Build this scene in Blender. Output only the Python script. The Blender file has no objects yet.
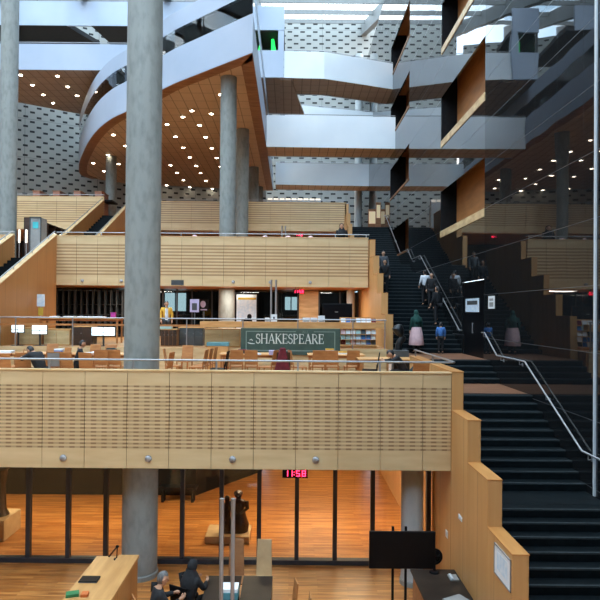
import bpy, bmesh, math, random
from mathutils import Vector, Matrix
random.seed(11)
scn = bpy.context.scene
COL = scn.collection
PI = math.pi
VX, VY, F = 291.0, 311.0, 600.0        # camera axis in the frame, focal length in pixels

def P(x, y, d):                        # point of the photograph at depth d (metres)
    return Vector(((x - VX) / F * d, d, (VY - y) / F * d))
def PX(x, d): return (x - VX) / F * d
def PZ(y, d): return (VY - y) / F * d
def onz(x, y, z):                      # point of the photograph on the level z
    d = z * F / (VY - y)
    return Vector(((x - VX) / F * d, d, z))

# ------------------------------------------------------------------ levels
L0 = -6.16                             # lower hall floor
L1A, L1B = -2.2, -1.35                 # first terrace, front and raised rear part
L2, L3 = 2.08, 6.2
D1, D2, D3 = 13.0, 26.8, 39.5          # fronts of the three terraces
XS0, XS1, XW = 3.49, 3.75, 7.0         # side wall of the stair, black wall

# ------------------------------------------------------------------ materials
M = {}
def newmat(name):
    m = bpy.data.materials.new(name); m.use_nodes = True
    nt = m.node_tree
    return m, nt, nt.nodes['Principled BSDF']
def setp(b, **k):
    for n, v in k.items():
        b.inputs[n.replace('_', ' ')].default_value = v
def c4(c): return (c[0], c[1], c[2], 1)
def srgb(r, g, b):
    f = lambda v: (v/255/12.92) if v/255 <= .04045 else ((v/255+.055)/1.055)**2.4
    return (f(r), f(g), f(b))
def pmat(name, c1, c2=None, rough=.5, metal=0, scale=(4, 4, 4), detail=4, bump=0, spec=.5):
    """procedural: two tones mixed by a stretched noise in object space"""
    m, nt, b = newmat(name)
    if c2 is None: c2 = tuple(min(1, v * 1.12 + .002) for v in c1)
    tc = nt.nodes.new('ShaderNodeTexCoord'); mp = nt.nodes.new('ShaderNodeMapping')
    mp.inputs['Scale'].default_value = scale
    nz = nt.nodes.new('ShaderNodeTexNoise'); nz.inputs['Detail'].default_value = detail; nz.inputs['Scale'].default_value = 1
    rp = nt.nodes.new('ShaderNodeValToRGB')
    rp.color_ramp.elements[0].position = .32; rp.color_ramp.elements[1].position = .68
    rp.color_ramp.elements[0].color = c4(c1); rp.color_ramp.elements[1].color = c4(c2)
    L = nt.links.new
    L(tc.outputs['Object'], mp.inputs[0]); L(mp.outputs[0], nz.inputs['Vector']); L(nz.outputs['Fac'], rp.inputs[0])
    L(rp.outputs[0], b.inputs['Base Color'])
    if bump:
        bp = nt.nodes.new('ShaderNodeBump'); bp.inputs['Strength'].default_value = bump
        L(nz.outputs['Fac'], bp.inputs['Height']); L(bp.outputs[0], b.inputs['Normal'])
    setp(b, Roughness=rough, Metallic=metal)
    b.inputs['Specular IOR Level'].default_value = spec
    M[name] = m
    return m
def emat(name, c, s):
    m, nt, b = newmat(name)
    setp(b, Base_Color=c4(c), Emission_Color=c4(c), Emission_Strength=s, Roughness=.4)
    M[name] = m
    return m
def math_node(nt, op, a, b=None, clamp=False):
    n = nt.nodes.new('ShaderNodeMath'); n.operation = op; n.use_clamp = clamp
    for i, v in enumerate((a, b)):
        if v is None: continue
        if isinstance(v, (int, float)): n.inputs[i].default_value = v
        else: nt.links.new(v, n.inputs[i])
    return n.outputs[0]
def mixc(nt, fac, a, b):
    n = nt.nodes.new('ShaderNodeMix'); n.data_type = 'RGBA'
    nt.links.new(fac, n.inputs[0])
    for i, v in ((6, a), (7, b)):
        if isinstance(v, tuple): n.inputs[i].default_value = c4(v)
        else: nt.links.new(v, n.inputs[i])
    return n.outputs[2]
def sep(nt):
    tc = nt.nodes.new('ShaderNodeTexCoord'); s = nt.nodes.new('ShaderNodeSeparateXYZ')
    nt.links.new(tc.outputs['Object'], s.inputs[0])
    return tc, s.outputs
def noise(nt, tc, scale, detail=3):
    mp = nt.nodes.new('ShaderNodeMapping'); mp.inputs['Scale'].default_value = scale
    nz = nt.nodes.new('ShaderNodeTexNoise'); nz.inputs['Scale'].default_value = 1; nz.inputs['Detail'].default_value = detail
    nt.links.new(tc.outputs['Object'], mp.inputs[0]); nt.links.new(mp.outputs[0], nz.inputs['Vector'])
    return nz.outputs['Fac']
def band(nt, v, lo, hi):               # 1 between lo and hi
    return math_node(nt, 'MULTIPLY', math_node(nt, 'GREATER_THAN', v, lo), math_node(nt, 'LESS_THAN', v, hi))

MAPLE1, MAPLE2 = srgb(228, 202, 156), srgb(190, 156, 110)
def slotted(name, period, zlo, zhi, dash, keep, c1=MAPLE1, c2=MAPLE2, dark=srgb(120, 84, 52)):
    """maple panel with rows of milled slots"""
    m, nt, b = newmat(name)
    tc, (x, y, z) = sep(nt)
    nz = noise(nt, tc, (.9, 2, 5), 5)
    base = mixc(nt, nz, c1, c2)
    row = math_node(nt, 'FRACT', math_node(nt, 'DIVIDE', z, period))
    r = band(nt, row, .22, .70)
    dx = math_node(nt, 'FRACT', math_node(nt, 'DIVIDE', x, dash))
    dd = math_node(nt, 'MAXIMUM', math_node(nt, 'GREATER_THAN', dx, .5), keep)
    zone = band(nt, z, zlo, zhi)
    f = math_node(nt, 'MULTIPLY', math_node(nt, 'MULTIPLY', r, dd), zone)
    f = math_node(nt, 'MULTIPLY', f, .8)
    nt.links.new(mixc(nt, f, base, dark), b.inputs['Base Color'])
    setp(b, Roughness=.42)
    M[name] = m
slotted('maple_slots', .0825, .40, 1.815, .23, .55)
slotted('maple_slots_wide', .145, .45, 1.88, 1.3, 1.0, dark=srgb(150, 112, 72))
pmat('maple', MAPLE1, MAPLE2, .42, scale=(.9, 2, 5))
pmat('maple_edge', srgb(232, 200, 150), srgb(214, 174, 120), .4, scale=(1, 2, 4))
def grained(name, c1, c2, sc):         # upright boards: grain and faint board edges along z
    m, nt, b = newmat(name)
    tc, (x, y, z) = sep(nt)
    nz = noise(nt, tc, sc, 5)
    col = mixc(nt, nz, c1, c2)
    e = band(nt, math_node(nt, 'FRACT', math_node(nt, 'DIVIDE', y, .92)), 0, .012)
    nt.links.new(mixc(nt, e, col, tuple(v * .45 for v in c2)), b.inputs['Base Color'])
    setp(b, Roughness=.45); M[name] = m
grained('oak_upright', srgb(214, 166, 108), srgb(192, 138, 80), (9, 5, .5))
pmat('oak_top', srgb(206, 146, 84), srgb(188, 126, 66), .4, scale=(6, 1, 4))
grained('oak_stair', srgb(196, 140, 82), srgb(172, 116, 62), (9, 4, .5))
pmat('wood_brown', srgb(170, 122, 82), srgb(134, 86, 50), .5, scale=(1.2, 6, 6))
pmat('wood_chair', srgb(186, 128, 76), srgb(160, 102, 56), .45, scale=(3, 3, 12))
pmat('wood_table', srgb(222, 168, 108), srgb(204, 146, 88), .4, scale=(2, 8, 8))
pmat('wood_counter', srgb(200, 150, 92), srgb(178, 128, 74), .4, scale=(8, 1.2, 6))
pmat('wood_dark', srgb(74, 48, 34), srgb(54, 34, 24), .5, scale=(3, 3, 12))
pmat('wood_recess', srgb(176, 122, 74), srgb(152, 102, 60), .5, scale=(1, 1, 4))
def planks(name, c1, c2, c3, w, l, rough, along='X'):
    m, nt, b = newmat(name)
    tc, (x, y, z) = sep(nt)
    u, v = (x, y) if along == 'X' else (y, x)
    cb = nt.nodes.new('ShaderNodeCombineXYZ'); nt.links.new(u, cb.inputs[0]); nt.links.new(v, cb.inputs[1])
    br = nt.nodes.new('ShaderNodeTexBrick')
    nt.links.new(cb.outputs[0], br.inputs['Vector'])
    br.inputs['Color1'].default_value = c4(c1); br.inputs['Color2'].default_value = c4(c2); br.inputs['Mortar'].default_value = c4(c3)
    br.inputs['Scale'].default_value = 1; br.inputs['Mortar Size'].default_value = w * .02
    br.inputs['Brick Width'].default_value = l; br.inputs['Row Height'].default_value = w
    br.inputs['Bias'].default_value = 0
    nz = noise(nt, tc, (1.2, 14, 4) if along == 'X' else (14, 1.2, 4), 4)
    nz = math_node(nt, 'MULTIPLY', math_node(nt, 'SUBTRACT', nz, .40), 3.2, True)
    col = mixc(nt, math_node(nt, 'MULTIPLY', nz, .7), br.outputs['Color'], c3)
    nt.links.new(col, b.inputs['Base Color']); setp(b, Roughness=rough); M[name] = m
planks('floor_wood', srgb(212, 146, 78), srgb(172, 106, 48), srgb(118, 66, 28), .085, 1.3, .38)
planks('floor_terrace', srgb(206, 150, 96), srgb(190, 130, 80), srgb(140, 92, 54), .11, 1.1, .4)
planks('landing_wood', srgb(150, 104, 76), srgb(136, 92, 66), srgb(100, 66, 48), .11, 1.2, .35)
def tiles(name, c1, c2, cl, sx, sy, w, rough):     # soffit boards in a square grid
    m, nt, b = newmat(name)
    tc, (x, y, z) = sep(nt)
    nz = noise(nt, tc, (1.5, 1.5, 1), 4)
    col = mixc(nt, nz, c1, c2)
    ex = math_node(nt, 'LESS_THAN', math_node(nt, 'FRACT', math_node(nt, 'DIVIDE', x, sx)), w / sx)
    ey = math_node(nt, 'LESS_THAN', math_node(nt, 'FRACT', math_node(nt, 'DIVIDE', y, sy)), w / sy)
    e = math_node(nt, 'MAXIMUM', ex, ey)
    nt.links.new(mixc(nt, e, col, cl), b.inputs['Base Color']); setp(b, Roughness=rough); M[name] = m
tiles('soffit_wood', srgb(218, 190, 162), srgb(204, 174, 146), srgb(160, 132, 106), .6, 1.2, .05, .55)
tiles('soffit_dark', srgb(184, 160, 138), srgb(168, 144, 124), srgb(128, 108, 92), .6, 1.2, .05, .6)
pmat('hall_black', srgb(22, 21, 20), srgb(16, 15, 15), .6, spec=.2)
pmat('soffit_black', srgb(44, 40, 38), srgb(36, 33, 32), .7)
# concrete
def concrete(name, c1, c2, streak):
    m, nt, b = newmat(name)
    tc, (x, y, z) = sep(nt)
    n1 = noise(nt, tc, (2.2, 2.2, .28), 6); n2 = noise(nt, tc, (7, 7, 3), 4)
    col = mixc(nt, n1, c1, c2)
    rp = nt.nodes.new('ShaderNodeValToRGB'); rp.color_ramp.elements[0].position = .45; rp.color_ramp.elements[1].position = .8
    nt.links.new(n2, rp.inputs[0])
    col = mixc(nt, math_node(nt, 'MULTIPLY', rp.outputs[0], streak), col, tuple(v * .6 for v in c1))
    nt.links.new(col, b.inputs['Base Color']); setp(b, Roughness=.6)
    bp = nt.nodes.new('ShaderNodeBump'); bp.inputs['Strength'].default_value = .08
    nt.links.new(n2, bp.inputs['Height']); nt.links.new(bp.outputs[0], b.inputs['Normal'])
    M[name] = m
concrete('concrete', srgb(122, 127, 124), srgb(156, 159, 154), .6)
concrete('concrete_light', srgb(166, 172, 172), srgb(188, 192, 190), .3)
concrete('concrete_roof', srgb(120, 122, 120), srgb(140, 142, 140), .4)
def slot_wall(name, per):
    m, nt, b = newmat(name)
    tc, (x, y, z) = sep(nt)
    nz = noise(nt, tc, (.5, .5, .5), 5)
    base = mixc(nt, nz, srgb(146, 147, 142), srgb(170, 171, 165))
    u = math_node(nt, 'ADD', x, 0.0)
    row = math_node(nt, 'DIVIDE', z, .41)
    odd = math_node(nt, 'MULTIPLY', math_node(nt, 'MODULO', math_node(nt, 'FLOOR', row), 2), .5)
    fx = math_node(nt, 'FRACT', math_node(nt, 'ADD', math_node(nt, 'DIVIDE', u, per), odd))
    fz = math_node(nt, 'FRACT', row)
    s = math_node(nt, 'MULTIPLY', band(nt, fx, .32, .68), band(nt, fz, .30, .72))
    j = math_node(nt, 'LESS_THAN', math_node(nt, 'FRACT', math_node(nt, 'DIVIDE', u, 6.0)), .008)
    j2 = math_node(nt, 'LESS_THAN', math_node(nt, 'FRACT', math_node(nt, 'DIVIDE', z, 3.28)), .012)
    col = mixc(nt, math_node(nt, 'MAXIMUM', j, j2), base, srgb(120, 122, 120))
    nt.links.new(mixc(nt, s, col, srgb(22, 22, 24)), b.inputs['Base Color']); setp(b, Roughness=.7); M[name] = m
slot_wall('slot_wall', 1.32)
slot_wall('slot_wall_left', 1.05)
def granite(name, ior, line):
    m, nt, b = newmat(name)
    tc, (x, y, z) = sep(nt)
    nz = noise(nt, tc, (14, 14, 14), 3)
    base = mixc(nt, nz, (.006, .007, .008), (.013, .014, .015))
    j = math_node(nt, 'LESS_THAN', math_node(nt, 'FRACT', math_node(nt, 'DIVIDE', math_node(nt, 'ADD', z, 20.19), .52)), .022)
    j3 = math_node(nt, 'LESS_THAN', math_node(nt, 'FRACT', math_node(nt, 'DIVIDE', math_node(nt, 'ADD', z, 21.2), 1.56)), .011)
    k = math_node(nt, 'LESS_THAN', math_node(nt, 'FRACT', math_node(nt, 'DIVIDE', y, 1.44)), .009)
    e = math_node(nt, 'MAXIMUM', j3, math_node(nt, 'MULTIPLY', k, .35))
    nt.links.new(mixc(nt, e, base, (line, line, line * 1.05)), b.inputs['Base Color'])
    nt.links.new(math_node(nt, 'ADD', math_node(nt, 'MULTIPLY', e, .3), .02), b.inputs['Roughness'])
    b.inputs['IOR'].default_value = ior
    bp = nt.nodes.new('ShaderNodeBump'); bp.inputs['Strength'].default_value = .02; bp.inputs['Distance'].default_value = .2
    n2 = noise(nt, tc, (.6, .6, .6), 1)
    nt.links.new(n2, bp.inputs['Height']); nt.links.new(bp.outputs[0], b.inputs['Normal'])
    M[name] = m
granite('black_granite', 2.1, .07)
granite('black_granite_near', 1.5, .06)
pmat('step_dark', srgb(13, 18, 20), srgb(19, 26, 29), .5, scale=(8, 8, 8), spec=.12)
pmat('step_nosing', srgb(60, 66, 68), srgb(50, 56, 58), .5, scale=(8, 8, 8), spec=.12)
pmat('white_blue', srgb(178, 188, 204), srgb(168, 179, 196), .5, scale=(.4, .4, .4))  # white paint with skylight blue mixed in, darkened where the light is strong
pmat('white_paint', srgb(234, 238, 240), srgb(224, 229, 233), .5, scale=(.4, .4, .4))  # same white, lightened to offset weaker light on the bridges
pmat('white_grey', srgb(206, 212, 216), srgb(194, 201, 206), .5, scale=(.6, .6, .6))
pmat('steel', (.42, .42, .43), (.34, .34, .35), .45, .6, scale=(20, 20, 2))
pmat('steel_pale', (.38, .38, .38), (.32, .32, .33), .42, .7, scale=(20, 20, 2))
pmat('mullion', srgb(46, 48, 54), srgb(56, 58, 64), .45, scale=(4, 4, 1))
pmat('black', srgb(16, 16, 18), srgb(24, 24, 26), .5, scale=(6, 6, 6), spec=.12)
pmat('black_gloss', (.004, .004, .005), (.006, .006, .007), .3, scale=(3, 3, 3), spec=.12)
pmat('black_table', srgb(42, 36, 32), srgb(54, 46, 40), .45, scale=(3, 3, 3), spec=.12)
pmat('black_cloth', srgb(18, 18, 20), srgb(28, 28, 31), .85, scale=(14, 14, 14), bump=.15)
pmat('grey_cloth', srgb(82, 84, 88), srgb(66, 68, 72), .85, scale=(14, 14, 14))
pmat('grey_plastic', srgb(150, 152, 150), srgb(136, 138, 137), .5)
pmat('dark_grey', srgb(70, 74, 76), srgb(58, 62, 64), .6)
pmat('green_banner', srgb(54, 74, 66), srgb(68, 88, 78), .5, scale=(3, 3, 3))
pmat('banner_white', srgb(226, 230, 222), srgb(214, 218, 210), .6)
pmat('banner_line', srgb(132, 150, 140), srgb(118, 136, 126), .6)
pmat('paper', srgb(236, 238, 238), srgb(222, 226, 230), .7)
pmat('paper_blue', srgb(190, 214, 232), srgb(226, 234, 240), .7, scale=(9, 9, 9))
pmat('stone_beige', srgb(196, 166, 124), srgb(178, 148, 108), .6, scale=(4, 4, 4))
pmat('bronze', srgb(58, 34, 22), srgb(40, 24, 16), .32, .3, scale=(8, 8, 8), bump=.2)
pmat('bronze_dark', srgb(34, 36, 38), srgb(24, 26, 28), .35, .4, scale=(8, 8, 8), bump=.2)
pmat('skin', srgb(198, 150, 120), srgb(186, 138, 108), .55, scale=(12, 12, 12))
pmat('hair_black', srgb(20, 18, 18), srgb(34, 30, 28), .5, scale=(40, 40, 8))
pmat('hair_grey', srgb(118, 116, 114), srgb(80, 78, 78), .55, scale=(40, 40, 8))
pmat('cloth_white', srgb(226, 228, 232), srgb(206, 210, 216), .8, scale=(9, 9, 9))
pmat('cloth_green', srgb(18, 70, 62), srgb(12, 54, 48), .85, scale=(9, 9, 9))
pmat('cloth_pink', srgb(232, 196, 196), srgb(216, 178, 180), .85, scale=(9, 9, 9))
pmat('cloth_blue', srgb(70, 122, 186), srgb(52, 98, 160), .8, scale=(9, 9, 9))
pmat('cloth_yellow', srgb(222, 174, 62), srgb(204, 152, 44), .8, scale=(9, 9, 9))
pmat('cloth_maroon', srgb(110, 30, 42), srgb(88, 22, 34), .85, scale=(9, 9, 9))
pmat('cloth_teal_dark', srgb(44, 58, 56), srgb(34, 46, 44), .85, scale=(9, 9, 9))
pmat('teal', srgb(96, 150, 158), srgb(82, 134, 142), .6)
pmat('mint', srgb(178, 206, 200), srgb(160, 190, 186), .4)
pmat('magenta', srgb(190, 60, 160), srgb(168, 46, 140), .6)
pmat('green_item', srgb(40, 120, 70), srgb(30, 96, 56), .6)
pmat('orange_item', srgb(206, 110, 50), srgb(184, 92, 40), .6)
pmat('red_wood', srgb(176, 120, 96), srgb(154, 100, 78), .6, scale=(3, 3, 6))
pmat('cyan_note', srgb(70, 190, 196), srgb(60, 170, 178), .6)
pmat('yellow_note', srgb(206, 176, 70), srgb(190, 160, 58), .6)
pmat('lilac', srgb(186, 176, 206), srgb(168, 158, 190), .6)
emat('lamp_glow', (1, .86, .66), 22)
emat('sign_glow', (1, .8, .5), .14)
emat('lamp_soft', (1, .9, .74), .5)
emat('red_led', (1, .03, .10), 3.2)
emat('screen_white', (.80, .92, 1), 1.1)  # glow standing for windows mirrored in the balustrade glass
emat('window_glow', (.72, .9, 1), .95)
emat('green_glow', (.02, .9, .12), .9)
def glass(name, tint, refl, ior=1.45):
    m, nt, b = newmat(name)
    nt.nodes.remove(b)
    out = nt.nodes['Material Output']
    t = nt.nodes.new('ShaderNodeBsdfTransparent'); t.inputs[0].default_value = c4(tint)
    g = nt.nodes.new('ShaderNodeBsdfGlossy'); g.inputs['Roughness'].default_value = .02; g.inputs[0].default_value = (1, 1, 1, 1)
    fr = nt.nodes.new('ShaderNodeFresnel'); fr.inputs['IOR'].default_value = ior
    mx = nt.nodes.new('ShaderNodeMixShader')
    nt.links.new(math_node(nt, 'MULTIPLY', fr.outputs[0], refl), mx.inputs[0])
    nt.links.new(t.outputs[0], mx.inputs[1]); nt.links.new(g.outputs[0], mx.inputs[2]); nt.links.new(mx.outputs[0], out.inputs[0])
    M[name] = m
glass('glass_clear', (.93, .96, .95), .8)
glass('glass_dark', (.50, .56, .56), 1.2)
glass('glass_roof', (.92, .97, 1.0), .4)

# ------------------------------------------------------------------ mesh helpers
class MB:
    def __init__(s): s.bm = bmesh.new(); s.mi = 0
    def _new(s, n0):
        s.bm.faces.ensure_lookup_table()
        for f in s.bm.faces[n0:]: f.material_index = s.mi
    def box(s, x0, x1, y0, y1, z0, z1):
        n = len(s.bm.faces)
        v = [s.bm.verts.new(p) for p in ((x0,y0,z0),(x1,y0,z0),(x1,y1,z0),(x0,y1,z0),(x0,y0,z1),(x1,y0,z1),(x1,y1,z1),(x0,y1,z1))]
        for q in ((0,3,2,1),(4,5,6,7),(0,1,5,4),(1,2,6,5),(2,3,7,6),(3,0,4,7)): s.bm.faces.new([v[i] for i in q])
        s._new(n); return s
    def hexa(s, a, b):                 # two quads joined
        n = len(s.bm.faces)
        va = [s.bm.verts.new(p) for p in a]; vb = [s.bm.verts.new(p) for p in b]
        k = len(va)
        s.bm.faces.new(va[::-1]); s.bm.faces.new(vb)
        for i in range(k): s.bm.faces.new((va[i], va[(i+1) % k], vb[(i+1) % k], vb[i]))
        s._new(n); return s
    def prism(s, poly, z0, z1):        # polygon in xy extruded
        return s.hexa([(x, y, z0) for x, y in poly], [(x, y, z1) for x, y in poly])
    def prismx(s, poly, x0, x1):       # polygon in yz extruded along x
        return s.hexa([(x0, y, z) for y, z in poly], [(x1, y, z) for y, z in poly])
    def prismy(s, poly, y0, y1):       # polygon in xz extruded along y
        return s.hexa([(x, y0, z) for x, z in poly], [(x, y1, z) for x, z in poly])
    def tube(s, pts, r, seg=10, caps=True):
        n = len(s.bm.faces)
        pts = [Vector(p) for p in pts]; rs = r if isinstance(r, (list, tuple)) else [r] * len(pts)
        rings = []
        prev = None
        for i, p in enumerate(pts):
            a = pts[i] - pts[i-1] if i else pts[1] - pts[0]
            b = pts[i+1] - pts[i] if i < len(pts) - 1 else a
            t = (a.normalized() + b.normalized()).normalized()
            if prev is None:
                u = t.orthogonal().normalized()
            else:
                u = (prev - t * prev.dot(t)).normalized()
            prev = u; w = t.cross(u)
            rings.append([s.bm.verts.new(p + (u * math.cos(2*PI*k/seg) + w * math.sin(2*PI*k/seg)) * rs[i]) for k in range(seg)])
        for i in range(len(rings) - 1):
            for k in range(seg):
                s.bm.faces.new((rings[i][k], rings[i][(k+1) % seg], rings[i+1][(k+1) % seg], rings[i+1][k]))
        if caps:
            s.bm.faces.new(rings[0][::-1]); s.bm.faces.new(rings[-1])
        for f in s.bm.faces[n:] if False else []: pass
        s._new(n); return s
    def lathe(s, prof, cx=0, cy=0, seg=24):   # (r, z) profile about a vertical axis
        n = len(s.bm.faces)
        rings = [[s.bm.verts.new((cx + r*math.cos(2*PI*k/seg), cy + r*math.sin(2*PI*k/seg), z)) for k in range(seg)] for r, z in prof]
        for i in range(len(rings) - 1):
            for k in range(seg): s.bm.faces.new((rings[i][k], rings[i][(k+1) % seg], rings[i+1][(k+1) % seg], rings[i+1][k]))
        s.bm.faces.new(rings[0][::-1]); s.bm.faces.new(rings[-1])
        s._new(n); return s
    def ball(s, c, r, u=12, v=8):      # ellipsoid
        n = len(s.bm.faces)
        if not isinstance(r, (tuple, list)): r = (r, r, r)
        bmesh.ops.create_uvsphere(s.bm, u_segments=u, v_segments=v, radius=1, matrix=Matrix.Translation(c) @ Matrix.Diagonal((*r, 1)))
        s._new(n); return s
    def strip(s, line, t, z0, z1):     # wall of thickness t along an xy polyline (offset to the left of travel)
        off = []
        for i, p in enumerate(line):
            p = Vector(p); a = (Vector(line[i]) - Vector(line[i-1])).normalized() if i else None
            b = (Vector(line[i+1]) - p).normalized() if i < len(line) - 1 else None
            d = (a + b).normalized() if a and b else (a or b)
            q = Vector((-d.y, d.x))
            k = 1.0
            if a and b: k = 1 / max(.4, math.cos(a.angle(b) / 2))
            off.append(p + q * t * k)
        for i in range(len(line) - 1):
            a, b, c, d = Vector(line[i]), Vector(line[i+1]), off[i+1], off[i]
            q = [(v.x, v.y) for v in (a, b, c, d)]
            s.prism(q, z0, z1)
        return s
    def mesh(s, name, smooth=False, bevel=0):
        bmesh.ops.recalc_face_normals(s.bm, faces=s.bm.faces)
        if bevel:
            bmesh.ops.bevel(s.bm, geom=[e for e in s.bm.edges if e.calc_length() > bevel * 3 and len(e.link_faces) == 2 and e.calc_face_angle(0) > .6], offset=bevel, segments=1, affect='EDGES', clamp_overlap=True)
        me = bpy.data.meshes.new(name); s.bm.to_mesh(me); s.bm.free()
        if smooth:
            for p in me.polygons: p.use_smooth = True
        return me

def smooth_by_angle(me, ang=.7):
    bm = bmesh.new(); bm.from_mesh(me)
    for f in bm.faces: f.smooth = True
    for e in bm.edges:
        if len(e.link_faces) == 2 and e.calc_face_angle(0) > ang: e.smooth = False
    bm.to_mesh(me); bm.free()

def obj(name, mb, mats, parent=None, smooth=False, bevel=0, origin=None):
    """link a mesh; world coordinates are brought into the parent's (unrotated) space"""
    me = mb if isinstance(mb, bpy.types.Mesh) else mb.mesh(name, False, bevel)
    if smooth: smooth_by_angle(me)
    for m in (mats if isinstance(mats, (list, tuple)) else [mats]): me.materials.append(M[m])
    o = bpy.data.objects.new(name, me); COL.objects.link(o)
    if parent is not None:
        o.parent = parent
        w = Vector((0, 0, 0)); p = parent
        while p: w += p.location; p = p.parent
        me.transform(Matrix.Translation(-w))
    elif origin is not None:
        me.transform(Matrix.Translation(-Vector(origin))); o.location = origin
    return o
def tag(o, label, cat, group=None, kind=None):
    o['label'] = label; o['category'] = cat
    if group: o['group'] = group
    if kind: o['kind'] = kind
    return o
def thing(name, label, cat, loc=(0, 0, 0), group=None):
    o = bpy.data.objects.new(name, None); COL.objects.link(o); o.location = loc
    o.empty_display_size = .2
    return tag(o, label, cat, group)
def struct(name, mb, mats, label=None, smooth=False, cat=None):
    o = obj(name, mb, mats, smooth=smooth); o['kind'] = 'structure'
    o['label'] = label or ''; o['category'] = cat or name.split('_')[0]
    return o
def dup(root, loc, rotz=None, label=None, group=None, scale=None):
    r = root.copy(); COL.objects.link(r); r.location = loc
    if rotz is not None: r.rotation_euler = (0, 0, rotz)
    if label: r['label'] = label
    if group: r['group'] = group
    if scale: r.scale = (scale,) * 3
    for ch in list(root.children):
        c = ch.copy(); COL.objects.link(c); c.parent = r
        for g in list(ch.children):
            d = g.copy(); COL.objects.link(d); d.parent = c
    return r

# ------------------------------------------------------------------ the setting
struct('floor', MB().box(-22, XW, 2, 30, L0 - .3, L0), 'floor_wood', 'strip wood floor of the lower hall, glowing orange behind the glass')
struct('floor_terrace', MB().box(-24, XS0, D1 + .12, 21.35, -3.38, L1A), 'floor_terrace', 'wooden floor of the first terrace behind the front parapet')
struct('floor_raised', MB().box(-24, XS0, 21.35, 33.5, -3.38, L1B).box(XS0, XS1, 24.9, 33.5, -3.38, L1B), 'floor_terrace', 'raised rear floor of the first terrace behind the banner')
struct('floor_second', MB().box(-26, XS0, D2 + .12, 46, L2 - 1.0, L2), 'floor_terrace', 'wooden floor of the second terrace')
struct('floor_third', MB().box(-30, XS0, D3 + .12, 62, L3 - 1.0, L3).box(XS0, XW, 44.2, 62, L3 - 1, L3), 'floor_terrace', 'wooden floor of the third terrace')
# rear concrete walls, slotted
def wallpoly(name, pts, z0, z1, t, label):
    for i in range(len(pts) - 1):
        a, b = Vector(pts[i]), Vector(pts[i+1]); d = (b - a); L = d.length
        mb = MB().box(0, L, 0, t, 0, z1 - z0)
        nm = name if i == 0 else name + '_' + ('bend' if i == 1 else 'return')
        o = struct(nm, mb, 'slot_wall_left', label[i])
        o.location = (a.x, a.y, z0); o.rotation_euler = (0, 0, math.atan2(d.y, d.x))
wallpoly('wall_rear', [(-33, 44.5), (-14.9, 54.9), (-2.5, 58.2)], L3, 26, .4,
         ['grey concrete rear wall with staggered dark slots on the left', 'grey slotted concrete rear wall under the curved balcony'])
o = struct('wall_back', MB().box(0, 14, 0, .4, 0, 23.9), 'slot_wall', 'grey concrete wall with staggered dark slots below the skylight')
o.location = (-3, 62, L3)
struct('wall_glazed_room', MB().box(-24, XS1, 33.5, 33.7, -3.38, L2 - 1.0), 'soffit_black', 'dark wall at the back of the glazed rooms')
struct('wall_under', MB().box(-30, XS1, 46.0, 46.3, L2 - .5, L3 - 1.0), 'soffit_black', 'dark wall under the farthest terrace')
struct('wall_lower', MB().box(-22, -3.1, 20.0, 20.3, L0, -3.38).hexa([(-3.1, 20, L0), (-1.05, 23.1, L0), (-1.25, 23.3, L0), (-3.3, 20.3, L0)],
        [(-3.1, 20, -3.38), (-1.05, 23.1, -3.38), (-1.25, 23.3, -3.38), (-3.3, 20.3, -3.38)]).box(-1.2, XS0, 27.5, 27.8, L0, -3.38), 'hall_black', 'dark wall at the back of the lower glazed hall')

struct('wall_front', MB().box(-34, 12, -9, -8.7, -9, 10), 'dark_grey', 'unseen dark wall added behind the viewer to block sky light')  # unseen wall added to cut horizon light from behind
struct('wall_left', MB().box(-34, -33.7, -9, 62, -9, 22), 'concrete_roof', 'unseen concrete wall added on the far left against low sky light')  # unseen wall added to hold back horizon light from the left
struct('ceiling_front', MB().box(-34, 12, -9, .55, 8.3, 8.65), 'concrete_roof', 'unseen solid slab added over the front of the hall against daylight')  # unseen slab added to dim daylight on the lower hall
# roof: concrete rafters and purlins under glass
def rz(y): return 30.0 - .35 * (62 - y)
rb = MB()
for x in [-32, -26.2, -20.4, -14.6, -8.8, -3.0, 7.35]:
    rb.hexa([(x - .28, .5, rz(.5) - 1.3), (x + .28, .5, rz(.5) - 1.3), (x + .28, 64, rz(64) - 1.3), (x - .28, 64, rz(64) - 1.3)],
            [(x - .28, .5, rz(.5) - .1), (x + .28, .5, rz(.5) - .1), (x + .28, 64, rz(64) - .1), (x - .28, 64, rz(64) - .1)])
for y in range(5, 60, 6):
    rb.hexa([(-33, y, rz(y) - .5), (9, y, rz(y) - .5), (9, y + .3, rz(y) - .4), (-33, y + .3, rz(y) - .4)],
            [(-33, y, rz(y) - .1), (9, y, rz(y) - .1), (9, y + .3, rz(y)), (-33, y + .3, rz(y))])
struct('ceiling_beams', rb, 'concrete_roof', 'concrete roof beams running up under the skylight')
rg = MB().hexa([(-33, .5, rz(.5)), (9, .5, rz(.5)), (9, 64, rz(64)), (-33, 64, rz(64))], [(-33, .5, rz(.5) + .05), (9, .5, rz(.5) + .05), (9, 64, rz(64) + .05), (-33, 64, rz(64) + .05)])
struct('ceiling_skylight', rg, 'glass_roof', 'sloping glass skylight over the reading room')

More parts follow.
